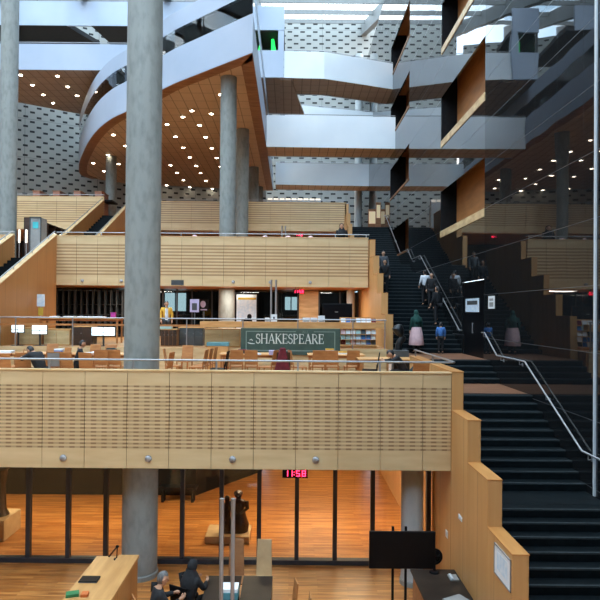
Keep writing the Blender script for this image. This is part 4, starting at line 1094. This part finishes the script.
# leaflet racks with leaflets
d = 22.5
rk = thing('leaflet_rack', 'stepped wooden leaflet rack right of the banner', 'rack', at(359, d, L1B))
obj('back', MB().box(PX(340.5, d), PX(377, d), d + .3, d + .33, PZ(344.2, d), PZ(317, d)), 'wood_table', rk)
for y in (322.5, 328, 333.5, 339, 344): obj('shelf', MB().box(PX(340.5, d), PX(377, d), d + .02, d + .3, PZ(y, d) - .015, PZ(y, d)), 'wood_table', rk)
LC = [('paper', 'white'), ('paper_blue', 'pale blue'), ('cloth_maroon', 'dark red'), ('paper', 'white'), ('dark_grey', 'dark grey'), ('paper', 'white'), ('cloth_pink', 'pink'), ('cloth_blue', 'blue'), ('paper', 'white'), ('mint', 'mint')]
ROWS = ['top', 'second', 'third', 'fourth', 'bottom']
ORD = ['first', 'second', 'third', 'fourth', 'fifth', 'sixth', 'seventh', 'eighth']
for ri, y in enumerate((322.5, 328, 333.5, 339, 344)):
    for j in range(7):
        mname, cn = LC[(ri * 3 + j * 7 + (ri * j) % 4) % len(LC)]
        x = 341.3 + j * 5.1
        a, b = PX(x, d), PX(x + 4.4, d)
        o = obj('leaflet', MB().hexa([(a, d + .06, PZ(y, d)), (b, d + .06, PZ(y, d)), (b, d + .07, PZ(y, d)), (a, d + .07, PZ(y, d))], [(a, d + .12, PZ(y - 4.6, d)), (b, d + .12, PZ(y - 4.6, d)), (b, d + .13, PZ(y - 4.6, d)), (a, d + .13, PZ(y - 4.6, d))]), mname)
        tag(o, '%s leaflet, %s from left, %s shelf of the leaflet rack' % (cn, ORD[j], ROWS[ri]), 'leaflet', 'leaflets in the rack')

# twin pole lamps
def twin_lamp(label, x, d, z, h=3.0):
    r = thing('floor_lamp', label, 'lamp', (x, d, z), 'twin pole lamps')
    obj('base_plate', MB().box(x - .2, x + .2, d - .12, d + .12, z, z + .02), 'dark_grey', r)
    for sx in (-1, 1):
        p = obj('pole', MB().lathe([(.035, z + .02), (.035, z + h - .28)], x + sx * .095, d, 14), 'steel', r, smooth=True)
        obj('lamp_head', MB().lathe([(.036, z + h - .28), (.04, z + h - .05), (.043, z + h)], x + sx * .095, d, 14), 'steel_pale', p, smooth=True)
twin_lamp('twin steel pole lamp in front of the statue in the lower hall', PX(229.5, 10.2), 10.2, L0, PZ(498.5, 10.2) - L0)
twin_lamp('twin steel pole lamp behind the counter on the first terrace', PX(273.5, 24), 24.0, L1B, PZ(280, 24) - L1B)
twin_lamp('twin steel pole lamp on the middle terrace', PX(283, 33), 33.0, L2, 2.6)

# ------------------------------------------------------------------ sculpture, backpack near the corner
def loft(mb, rings, seg=14):           # rings: (cx, cy, z, rx, ry)
    vs = [[mb.bm.verts.new((cx + rx * math.cos(2*PI*k/seg), cy + ry * math.sin(2*PI*k/seg), z)) for k in range(seg)] for cx, cy, z, rx, ry in rings]
    for a, b in zip(vs, vs[1:]):
        for k in range(seg): mb.bm.faces.new((a[k], a[(k+1) % seg], b[(k+1) % seg], b[k]))
    mb.bm.faces.new(vs[0][::-1]); mb.bm.faces.new(vs[-1]); return mb
d = 19.3
x, y, z = at(400.5, d, L1A)
sc = thing('sculpture', 'dark bronze head sculpture on a tall grey plinth near the parapet corner', 'sculpture', (x, y, z))
obj('plinth', MB().box(x - .24, x + .24, y - .22, y + .22, z, PZ(349, d)), 'dark_grey', sc, bevel=.01)
zz = PZ(349, d)
obj('bust', loft(loft(MB(), [(x - .05, y, zz, .12, .12), (x - .06, y, zz + .15, .10, .1), (x + .02, y, zz + .30, .14, .12), (x + .08, y, zz + .42, .10, .1), (x + .0, y, zz + .48, .09, .1)]), [(x - .0, y, zz + .44, .08, .1), (x - .04, y, zz + .55, .16, .15), (x - .08, y, zz + .68, .19, .17), (x - .05, y, zz + .80, .12, .1), (x - .05, y, zz + .83, .02, .02)]), 'bronze_dark', sc, smooth=True)
x, y, z = at(418, 14.7, L1A)
ck = make_chair('chair under the dark green backpack by the parapet corner', 'wood_chair'); ck.location = (x, y, z); ck.rotation_euler = (0, 0, .1)
bp_ = thing('backpack', 'dark green rounded backpack on a chair by the parapet corner', 'backpack', (x, y - .05, z + .465))
obj('bag', loft(MB(), [(x, y - .02, z + .467, .20, .13), (x, y - .02, z + .62, .25, .16), (x, y - .02, z + .78, .21, .15), (x, y - .02, z + .88, .12, .10), (x, y - .02, z + .90, .02, .02)]), 'cloth_teal_dark', bp_, smooth=True)
obj('pocket', loft(MB(), [(x, y - .15, z + .5, .13, .05), (x, y - .16, z + .6, .14, .06), (x, y - .15, z + .68, .12, .04)]), 'cloth_teal_dark', bp_, smooth=True)

# ------------------------------------------------------------------ notices on the black wall
def notice(x0, x1, y0, y1, X, label, mat, mark):
    d0, d1 = X * F / (x0 - VX), X * F / (x1 - VX)
    da, db = min(d0, d1), max(d0, d1)
    zt = PZ(y0, d0); zb = PZ(y1, d0)
    r = thing('notice', label, 'notice', (X, da, zb), 'notices by the door')
    obj('sheet', MB().box(X - .012, X, da, db, zb, zt), mat, r)
    obj('print', MB().box(X - .014, X - .012, da + (db - da)*.2, da + (db-da)*.8, zb + (zt-zb)*.62, zb + (zt-zb)*.8).box(X - .014, X - .012, da + (db - da)*.2, da + (db-da)*.8, zb + (zt-zb)*.15, zb + (zt-zb)*.5), mark, r)
notice(488.5, 494.8, 294.5, 307, XW, 'small white notice on the black wall right of the dark door', 'paper', 'grey_plastic')
r = thing('notice', 'pale printed notice on the dark door', 'notice', (XW + .07, 23, -.0), 'notices by the door')
xx = XW + .07; da, db = xx * F / (479 - VX), xx * F / (465.5 - VX)
obj('sheet', MB().box(xx, xx + .008, da, db, PZ(310.5, (da+db)/2), PZ(297, (da+db)/2)), 'paper_blue', r)
obj('print', MB().box(xx - .003, xx, da + .2, db - .2, PZ(303, 23), PZ(299, 23)), 'dark_grey', r)

# ------------------------------------------------------------------ lower hall things
# long wooden counter
ct = thing('reception_counter', 'long light wooden counter in the bottom left of the lower hall', 'counter', (-3.5, 10, L0))
yc1, yc0 = 12.35, 7.5; zt = L0 + 1.10
obj('body', MB().box(-3.92, -3.10, yc0, yc1, L0, zt - .04), 'oak_stair', ct)
obj('top_left', MB().box(-3.94, -3.50, yc0, yc1 + .01, zt - .04, zt), 'wood_counter', ct, bevel=.004)
obj('top_right', MB().box(-3.49, -3.07, yc0, yc1 + .01, zt - .03, zt + .03), 'wood_counter', ct, bevel=.004)
nb = thing('laptop', 'closed black laptop lying on the wooden counter', 'laptop', at(92, 11.25, zt))
x, y, z = at(92.5, 11.25, zt)
x = -3.72
obj('base', MB().box(x - .17, x + .17, y - .12, y + .12, zt, zt + .016), 'dark_grey', nb, bevel=.004); obj('lid', MB().box(x - .17, x + .17, y - .12, y + .12, zt + .018, zt + .034), 'black', nb, bevel=.004)
o = flat('folded_cloth', 74, 10.65, .22, .16, zt, .05, 'green_item', 'small green item at the near end of the wooden counter', 'item', .3); o.location.x = -3.82
o = flat('small_box', 84, 10.65, .12, .14, zt, .05, 'orange_item', 'small orange item at the near end of the wooden counter', 'item', .1); o.location.x = -3.6
x, y = PX(119.5, 12.2), 12.2
la = thing('desk_lamp', 'dark red slanted lamp arm at the far end of the wooden counter', 'lamp', (x, y, zt))
obj('base', MB().lathe([(.06, zt + .0), (.06, zt + .02)], x, y, 16), 'black', la); obj('stem', MB().tube([(x, y, zt + .02), (x + .01, y, zt + .24)], .012, 8), 'black', la)
obj('arm', MB().tube([(x - .16, y, zt + .05), (x + .0, y, zt + .25)], .017, 8), 'wood_dark', la); obj('head', MB().ball((x + .01, y, zt + .26), (.035, .03, .03), 10, 8), 'black', la)
bpy.data.objects['base'].name  # keep names plain
# seats of the two seated people, and other chairs
ca = dup(chair0, at(154, 10.95, L0), -1.1, 'wooden chair of the grey haired person in the lower hall')
ca2 = dup(c3, at(190.5, 11.55, L0), -.5, 'dark chair under the person in the black hooded coat')
def tall_chair(label, x, d, mat, rz_):
    r = thing('chair', label, 'chair', (0, 0, 0), 'chairs at the black tables')
    obj('seat', MB().box(-.2, .2, -.2, .2, .44, .47), mat, r, bevel=.005)
    obj('backrest', MB().hexa([(-.17, -.22, .45), (.17, -.22, .45), (.17, -.19, .45), (-.17, -.19, .45)], [(-.15, -.29, 1.22), (.15, -.29, 1.22), (.15, -.265, 1.22), (-.15, -.265, 1.22)]), mat, r, bevel=.004)
    for sx in (-1, 1):
        for sy in (-1, 1): obj('leg', MB().box(sx*.17-.018, sx*.17+.018, sy*.17-.018, sy*.17+.018, 0, .44), mat, r)
    r.location = at(x, d, L0); r.rotation_euler = (0, 0, rz_); return r
tall_chair('brown wooden chair at the far side of the black table, left one', 238.5, 12.75, 'wood_brown', PI + .05)
tall_chair('greyish wooden chair at the far side of the black table, right one', 265.5, 12.75, 'stone_beige', PI - .05)
tall_chair('wooden chair at the right side of the black table', 284, 11.0, 'wood_chair', 1.75)
tall_chair('second wooden chair right of the black table, at the bottom edge', 297, 10.5, 'wood_chair', 1.6)
t = make_table('left black table in the lower hall, behind the twin pole lamp', .82, 1.7, 'black_table', 'black', .76); t.location = (-1.29, 11.42, L0); 
t2_ = dup(t, (-.62, 11.42, L0), 0, 'right black table in the lower hall, by the wooden chairs'); t.scale = (.82, 1, 1); t2_.scale = (.72, 1, 1)
x, y = PX(232.5, 11.4), 11.4
zt2 = L0 + .76
pb = thing('file_box', 'grey teal box of white papers on the left black table', 'box', (x, y, zt2))
obj('box_body', MB().box(x - .17, x + .17, y - .16, y + .16, zt2, zt2 + .13), 'teal', pb, bevel=.005); obj('papers', MB().box(x - .16, x + .16, y - .15, y + .15, zt2 + .13, zt2 + .19), 'paper', pb)

# statue behind the glass
y = 0
pl = tag(obj('stone_plinth', MB().box(-2.22, -1.05, 15.86, 16.75, L0, L0 + .2), 'stone_beige', bevel=.01), 'low beige stone plinth under the dark statue', 'plinth')
d = 0
stt = thing('statue', 'dark brown statue of a draped standing figure behind the glass', 'statue', (0, d, 0))
x = y = z = 0
bd = loft(MB(), [(x, y, z, .24, .22), (x + .01, y, z + .25, .25, .22), (x, y, z + .55, .19, .17), (x - .02, y, z + .85, .16, .14), (x, y, z + .98, .19, .13), (x, y, z + 1.12, .16, .11), (x, y, z + 1.18, .06, .06), (x, y, z + 1.24, .055, .055)])
bd.ball((x - .01, y - .02, z + 1.34), (.095, .11, .125), 14, 10).tube([(x, y - .12, z + 1.36), (x, y - .15, z + 1.33), (x, y - .12, z + 1.31)], [.012, .018, .01], 6)
for sx in (-1, 1):
    bd.tube([(x + sx * .18, y, z + 1.1), (x + sx * .21, y - .04, z + .85), (x + sx * .08, y - .19, z + .74)], [.06, .05, .035], 8)
    bd.ball((x + sx * .06, y - .2, z + .74), (.04, .03, .03), 8, 6)
obj('figure', bd, 'bronze', stt, smooth=True)
obj('headcloth', MB().ball((x - .01, y + .02, z + 1.38), (.115, .115, .115), 12, 8), 'bronze', stt, smooth=True)
x2 = 0
st2_ = thing('statue', 'slim dark bronze rod figure left of the draped statue', 'statue', (x2, d, 0))
obj('figure', loft(MB(), [(x2, d, z, .09, .09), (x2, d, z + .5, .07, .07), (x2, d, z + .9, .09, .07), (x2, d, z + 1.05, .04, .04), (x2, d, z + 1.12, .06, .06), (x2, d, z + 1.22, .05, .05), (x2, d, z + 1.26, .01, .01)]), 'bronze', st2_, smooth=True)
obj('foot_block', MB().box(x2 - .1, x2 + .1, d - .1, d + .1, z - .0, z + .04), 'bronze', st2_)
stt.location = (PX(240.5, 16.3), 16.3, L0 + .2); stt.scale = (1.12, 1.05, .73)
st2_.location = (PX(229, 16.2), 16.2, L0 + .2); st2_.scale = (1.25, 1.2, .78)
# left trunk sculpture in a beige block
x, y = PX(-3, 16.2), 16.3
tag(obj('stone_block', MB().box(x - .55, PX(12, 16.2), 15.9, 16.9, L0, L0 + .55), 'stone_beige', bevel=.01), 'beige stone block at the left edge behind the glass', 'block')
ts = thing('sculpture', 'dark trunk like sculpture with grey top at the left edge behind the glass', 'sculpture', (x, y, L0 + .55))
obj('trunk', loft(MB(), [(x, y + .1, L0 + .55, .30, .28), (x, y + .1, L0 + .7, .22, .2), (x + .02, y + .1, L0 + 1.3, .17, .16), (x + .05, y + .1, L0 + 1.8, .20, .18)]), 'bronze', ts, smooth=True)
obj('crown', loft(MB(), [(x + .05, y + .1, L0 + 1.78, .22, .2), (x + .2, y + .1, L0 + 2.1, .45, .3), (x + .3, y + .1, L0 + 2.5, .5, .32), (x + .3, y + .1, L0 + 2.6, .1, .1)]), 'dark_grey', ts, smooth=True)
# bench behind glass
d = 19.2
bh = thing('bench', 'dark bench against the back wall behind the glass', 'bench', at(178, d, L0))
obj('seat', MB().box(PX(160, d), PX(198, d), d, d + .45, L0 + .4, L0 + .48), 'black', bh)
for v in (164, 194): obj('leg', MB().box(PX(v, d) - .04, PX(v, d) + .04, d + .05, d + .4, L0, L0 + .4), 'black', bh)
# big display on a stand
d = 11.2
ds = thing('television', 'large black display on a two post stand, bottom right', 'television', at(404, d, L0))
obj('panel', MB().box(PX(371, d), PX(437, d), d, d + .05, PZ(567, d), PZ(530, d)), 'black_gloss', ds, bevel=.006)
obj('casing', MB().box(PX(376, d), PX(432, d), d + .05, d + .09, PZ(563, d), PZ(535, d)), 'black', ds)
for v in (395.5, 408.5):
    obj('post', MB().box(PX(v, d) - .022, PX(v, d) + .022, d + .09, d + .13, L0 + .05, PZ(527, d)), 'black', ds)
obj('foot', MB().box(PX(380, d), PX(425, d), d - .25, d + .35, L0, L0 + .05), 'black', ds)
# dark side table along the oak wall
sdk = thing('side_table', 'long dark table along the oak side wall', 'table', (3.0, 11, L0))
obj('tabletop', MB().box(2.55, XS0 - .01, 9.4, 12.66, L0 + .72, L0 + .76), 'black_table', sdk, bevel=.005)
obj('front_panel', MB().box(2.60, 2.63, 9.5, 12.6, L0 + .1, L0 + .72), 'wood_brown', sdk)
for y in (9.5, 12.5): obj('leg', MB().box(2.64, XS0 - .05, y, y + .04, L0, L0 + .72), 'black', sdk)
zt3 = L0 + .76
x, y = 3.02, 12.5
spk = thing('desk_fan', 'round black glossy desk fan at the far end of the dark table', 'fan', (x, y, zt3))
obj('base', MB().lathe([(.11, zt3), (.10, zt3 + .03), (.03, zt3 + .05), (.025, zt3 + .18)], x, y, 18), 'black', spk, smooth=True)
ring = MB(); ring.tube([(x + .15 * math.cos(a), y, zt3 + .33 + .15 * math.sin(a)) for a in [2*PI*i/28 for i in range(29)]], .022, 8)
for i in range(10):
    a = PI * i / 10
    ring.tube([(x + .15 * math.cos(a), y - .03, zt3 + .33 + .15 * math.sin(a)), (x, y - .055, zt3 + .33), (x - .15 * math.cos(a), y - .03, zt3 + .33 - .15 * math.sin(a))], .005, 5)
obj('guard', ring, 'black_gloss', spk, smooth=True)
bl = MB()
for i in range(4):
    a = 2*PI*i/4
    bl.hexa([(x + .03*math.cos(a+.3), y - .01, zt3+.33+.03*math.sin(a+.3)), (x + .12*math.cos(a+.5), y - .02, zt3+.33+.12*math.sin(a+.5)), (x + .12*math.cos(a-.5), y + .02, zt3+.33+.12*math.sin(a-.5)), (x + .03*math.cos(a-.3), y + .01, zt3+.33+.03*math.sin(a-.3))],
            [(x + .03*math.cos(a+.3), y - .004, zt3+.33+.03*math.sin(a+.3)), (x + .12*math.cos(a+.5), y - .014, zt3+.33+.12*math.sin(a+.5)), (x + .12*math.cos(a-.5), y + .026, zt3+.33+.12*math.sin(a-.5)), (x + .03*math.cos(a-.3), y + .016, zt3+.33+.03*math.sin(a-.3))])
obj('guard_disc', MB().tube([(x, y + .01, zt3 + .33), (x, y + .03, zt3 + .33)], [.145, .14], 24), 'black', spk)
obj('blades', bl, 'dark_grey', spk)
obj('motor', MB().tube([(x, y + .02, zt3 + .33), (x, y + .14, zt3 + .33)], [.06, .045], 12).tube([(x, y + .06, zt3 + .13), (x, y + .06, zt3 + .3)], .022, 8), 'black', spk)
ph = thing('telephone', 'small pale gadget on the dark table beside the oak wall', 'telephone', (3.33, 12.3, zt3))
obj('body', MB().box(3.25, 3.43, 12.1, 12.36, zt3, zt3 + .03), 'grey_plastic', ph, bevel=.006); obj('receiver', MB().box(3.27, 3.32, 12.1, 12.34, zt3 + .03, zt3 + .055), 'white_grey', ph, bevel=.006)
o = flat('newspaper', 464, 11.25, .42, .34, zt3, .03, 'grey_plastic', 'printed newspaper on the dark table at the bottom edge', 'newspaper', .5); o.location.x = 3.15
# notices on the oak wall
def wallsheet(name, x0, x1, zt, zb, label, cat, mat, mark=None):
    d0, d1 = XS0 * F / (x0 - VX), XS0 * F / (x1 - VX)
    r = thing(name, label, cat, (XS0, d1, zb))
    obj('sheet', MB().box(XS0 - .012, XS0 - .001, d1, d0, zb, zt), 'paper', r)
    if mark:
        obj('frame', MB().box(XS0 - .02, XS0 - .001, d1 - .02, d1, zb - .02, zt + .02).box(XS0 - .02, XS0 - .001, d0, d0 + .02, zb - .02, zt + .02).box(XS0 - .02, XS0 - .001, d1 - .02, d0 + .02, zb - .02, zb).box(XS0 - .02, XS0 - .001, d1 - .02, d0 + .02, zt, zt + .02), 'grey_plastic', r)
        obj('print', MB().box(XS0 - .014, XS0 - .012, d1 + .12, d0 - .12, zb + .1, zt - .08), mark, r)
    else: obj('rocker', MB().box(XS0 - .018, XS0 - .012, d1 + (d0-d1)*.25, d0 - (d0-d1)*.25, zb + (zt-zb)*.25, zt - (zt-zb)*.25), 'white_grey', r)
wallsheet('wall_poster', 496.7, 512.3, -3.90, -4.37, 'white poster with a pale blue map on the oak side wall', 'poster', 'paper', 'paper_blue')
wallsheet('light_switch', 460.2, 463.6, PZ(514.5, 12.2), PZ(519, 12.2), 'small white switch plate higher on the oak side wall', 'switch', 'paper')
wallsheet('light_switch', 447.4, 449.2, PZ(528.5, 13.3), PZ(535.5, 13.3), 'small white switch plate lower on the oak wall, near the slim column', 'switch', 'paper')

# ------------------------------------------------------------------ second and third terrace things
x, y = PX(34.5, 28.6), 28.6
kk = thing('kiosk', 'grey kiosk cabinet with a cyan sticker behind the left stairs', 'kiosk', (x, y, L2))
obj('cabinet', MB().box(PX(29, 28.6), PX(40, 28.6), 28.6, 29.3, L2, PZ(219.5, 28.6)), 'grey_plastic', kk, bevel=.01)
obj('edge_frame', MB().box(PX(28.6, 28.6), PX(29.6, 28.6), 28.57, 28.6, L2, PZ(219, 28.6)).box(PX(39.4, 28.6), PX(40.4, 28.6), 28.57, 28.6, L2, PZ(219, 28.6)).box(PX(28.6, 28.6), PX(40.4, 28.6), 28.57, 28.6, PZ(220.2, 28.6), PZ(219, 28.6)), 'dark_grey', kk)
obj('sticker', MB().box(PX(31.8, 28.6), PX(37.5, 28.6), 28.585, 28.598, PZ(230.5, 28.6), PZ(224, 28.6)), 'cyan_note', kk)
for i in range(3):
    a = 29.5 + i * 1.9
    r = thing('bookcase', ['nearest dark bookcase of the row behind the grey kiosk', 'middle dark bookcase of the row behind the grey kiosk', 'farthest dark bookcase of the row behind the grey kiosk'][i], 'bookcase', (-13, a, L2), 'dark bookcases behind the kiosk')
    for y in (a, a + .9, a + 1.8): obj('upright', MB().box(-13.15, -12.75, y, y + .04, L2, 4.5), 'wood_dark', r)
    for z in (.1, .7, 1.3, 1.9, 2.4): obj('shelf', MB().box(-13.15, -12.75, a, a + 1.84, L2 + z - .03, L2 + z), 'wood_dark', r)
    obj('back', MB().box(-13.18, -13.15, a, a + 1.84, L2, 4.5), 'black', r)
lamps = None
for i, (x, d, lb) in enumerate([(18.5, 28.0, 'leftmost white tube lamp by the grey kiosk'), (25.5, 28.0, 'white tube lamp just left of the grey kiosk'), (53.5, 29.3, 'nearest white tube lamp right of the grey kiosk'), (59.5, 29.8, 'second white tube lamp right of the grey kiosk'), (65, 30.4, 'third white tube lamp right of the grey kiosk'), (70, 31.0, 'farthest white tube lamp right of the grey kiosk')]):
    x_, y_, z_ = at(x, d, L2)
    if lamps is None:
        lamps = thing('tube_lamp', lb, 'lamp', (0, 0, 0), 'white tube lamps')
        obj('stem', MB().lathe([(.12, 0), (.12, .02), (.02, .04), (.02, 1.0)], 0, 0, 12), 'steel', lamps, smooth=True)
        obj('shade', MB().lathe([(.05, 1.0), (.05, 1.6), (.02, 1.63)], 0, 0, 14), 'lamp_soft', lamps, smooth=True)
        lamps.location = (x_, y_, z_)
    else: dup(lamps, (x_, y_, z_), 0, lb)
gl = None
for i, x in enumerate((194, 264.5, 287.5, 310)):
    lb = ['round cream lamp behind the middle parapet, left of the columns', 'round cream lamp behind the middle parapet, right of the columns', 'round cream lamp behind the middle parapet, beside the twin pole lamp', 'round cream lamp behind the middle parapet, nearest the hooded person'][i]
    p = at(x, 29.0, L2)
    if gl is None:
        gl = thing('globe_lamp', lb, 'lamp', (0, 0, 0), 'round cream lamps')
        obj('stem', MB().lathe([(.12, 0), (.12, .02), (.02, .04), (.02, 1.32)], 0, 0, 12), 'steel', gl, smooth=True)
        obj('globe', MB().ball((0, 0, 1.44), (.15, .15, .13), 16, 12), 'cloth_pink', gl, smooth=True); gl.location = p
    else: dup(gl, p, 0, lb)
# third terrace carrels
cr = None
for i, x in enumerate((35, 55, 76, 97)):
    lb = ['leftmost reddish wooden cabinet on the farthest terrace', 'second reddish wooden cabinet from left on the farthest terrace', 'third reddish wooden cabinet from left on the farthest terrace', 'reddish wooden cabinet on the farthest terrace, left of the far column'][i]
    p = at(x, 42.5, L3)
    if cr is None:
        cr = thing('book_cabinet', lb, 'cabinet', (0, 0, 0), 'reddish cabinets on the farthest terrace')
        obj('body', MB().box(-.24, .24, 0, 1.6, 0, 2.15), 'red_wood', cr); obj('cap', MB().box(-.28, .28, -.03, 1.63, 2.15, 2.2), 'wood_brown', cr)
        obj('dark_shelf', MB().box(.24, .95, .1, 1.5, 1.5, 1.6), 'black', cr); cr.location = p
    else: dup(cr, p, 0, lb)
dc = thing('display_case', 'low white lit display case at the back of the farthest terrace', 'display case', at(293, 50, L3))
d = 50.0
obj('case', MB().box(PX(266, d), PX(320, d), d, d + .6, L3, PZ(198.5, d) - .02), 'white_grey', dc)
for i in range(9):
    a = 266 + i * 6; obj('lit_panel', MB().box(PX(a + .8, d), PX(a + 5.4, d), d - .01, d, PZ(200.5, d), PZ(198.2, d)), 'lamp_soft', dc)
for i, (x0, x1, y0, lb) in enumerate([(373, 380, 210, 'left lit display panel at the top of the stairs'), (391, 397, 212, 'right lit display panel at the top of the stairs')]):
    d = 49 if i == 0 else 46
    X0, X1 = min(PX(x0, d), XW - .75), min(PX(x1, d), XW - .1)
    if i: X0, X1 = XW - .55, XW - .15
    r = thing('picture_stand', lb, 'panel', ((X0+X1)/2, d, L3), 'lit display panels')
    obj('board', MB().box(X0, X1, d, d + .08, L3, L3 + 2.2), 'wood_brown', r); obj('picture', MB().box(X0 + .06, X1 - .06, d - .01, d, L3 + 1.0, L3 + 2.0), 'sign_glow', r)

# ------------------------------------------------------------------ light
w = bpy.data.worlds.new('World'); scn.world = w; w.use_nodes = True
nt = w.node_tree; bg = nt.nodes['Background']
tc = nt.nodes.new('ShaderNodeTexCoord'); s_ = nt.nodes.new('ShaderNodeSeparateXYZ'); nt.links.new(tc.outputs['Generated'], s_.inputs[0])
nz = nt.nodes.new('ShaderNodeTexNoise'); nz.inputs['Scale'].default_value = 3.2; nz.inputs['Detail'].default_value = 5
nt.links.new(tc.outputs['Generated'], nz.inputs['Vector'])
rp = nt.nodes.new('ShaderNodeValToRGB'); rp.color_ramp.elements[0].position = .40; rp.color_ramp.elements[1].position = .58
rp.color_ramp.elements[0].color = (.42, .70, 1.0, 1); rp.color_ramp.elements[1].color = (1.0, 1.0, .98, 1)
nt.links.new(nz.outputs['Fac'], rp.inputs[0])
gr = nt.nodes.new('ShaderNodeMapRange'); gr.inputs['From Min'].default_value = -.05; gr.inputs['From Max'].default_value = .05
nt.links.new(s_.outputs[2], gr.inputs['Value'])
mxn = nt.nodes.new('ShaderNodeMix'); mxn.data_type = 'RGBA'
nt.links.new(gr.outputs[0], mxn.inputs[0]); mxn.inputs[6].default_value = (.16, .13, .11, 1); nt.links.new(rp.outputs[0], mxn.inputs[7])
nt.links.new(mxn.outputs[2], bg.inputs['Color']); bg.inputs['Strength'].default_value = 3.5

def area(name, loc, sx, sy, e, col=(1, .8, .55), rot=(0, 0, 0)):
    l = bpy.data.lights.new(name, 'AREA'); l.shape = 'RECTANGLE'; l.size = sx; l.size_y = sy; l.energy = e; l.color = col
    o = bpy.data.objects.new(name, l); COL.objects.link(o); o.location = loc; o.rotation_euler = rot
    return o
# warm ceiling lamps of the lower hall; unseen fill lights added in the glazed rooms
for x in (-9, -5.5, -1, 2):
    area('hall_lamp', (x, 17.2, -3.42), 1.2, 1.2, 62, (1, .78, .5))
area('hall_lamp', (1, 22, -3.42), 2, 2, 45, (1, .78, .5))
for x in (-7.5, -2.6, 1.5): area('room_fill', (x, 28.2, L2 - 1.05), 1.6, .8, 55, (1, .93, .82))  # fill added to brighten the rooms and the column, no fixture
for x in (): area('deck_lamp', (x, 45, ZD0 - .05), 1.5, 1.5, 160, (1, .85, .66))

# ------------------------------------------------------------------ camera
cam = bpy.data.cameras.new('Camera'); co = bpy.data.objects.new('Camera', cam); COL.objects.link(co)
co.location = (0, 0, 0); co.rotation_euler = (Matrix.Rotation(PI/2 + .009, 3, 'X') @ Matrix.Rotation(.0085, 3, 'Z')).to_euler()
cam.sensor_width = 36; cam.lens = 36; cam.shift_x = (300 - VX) / 600; cam.shift_y = (VY - 5.4 - 300) / 600
cam.clip_start = .1; cam.clip_end = 300
scn.camera = co
scn.view_settings.view_transform = 'Standard'; scn.view_settings.look = 'None'; scn.view_settings.gamma = 1
scn.view_settings.exposure = 1.0
scn.cycles.max_bounces = 8; scn.cycles.transparent_max_bounces = 16; scn.cycles.caustics_reflective = False; scn.cycles.caustics_refractive = False
scn.cycles.use_denoising = True
scn.cycles.sample_clamp_indirect = 6
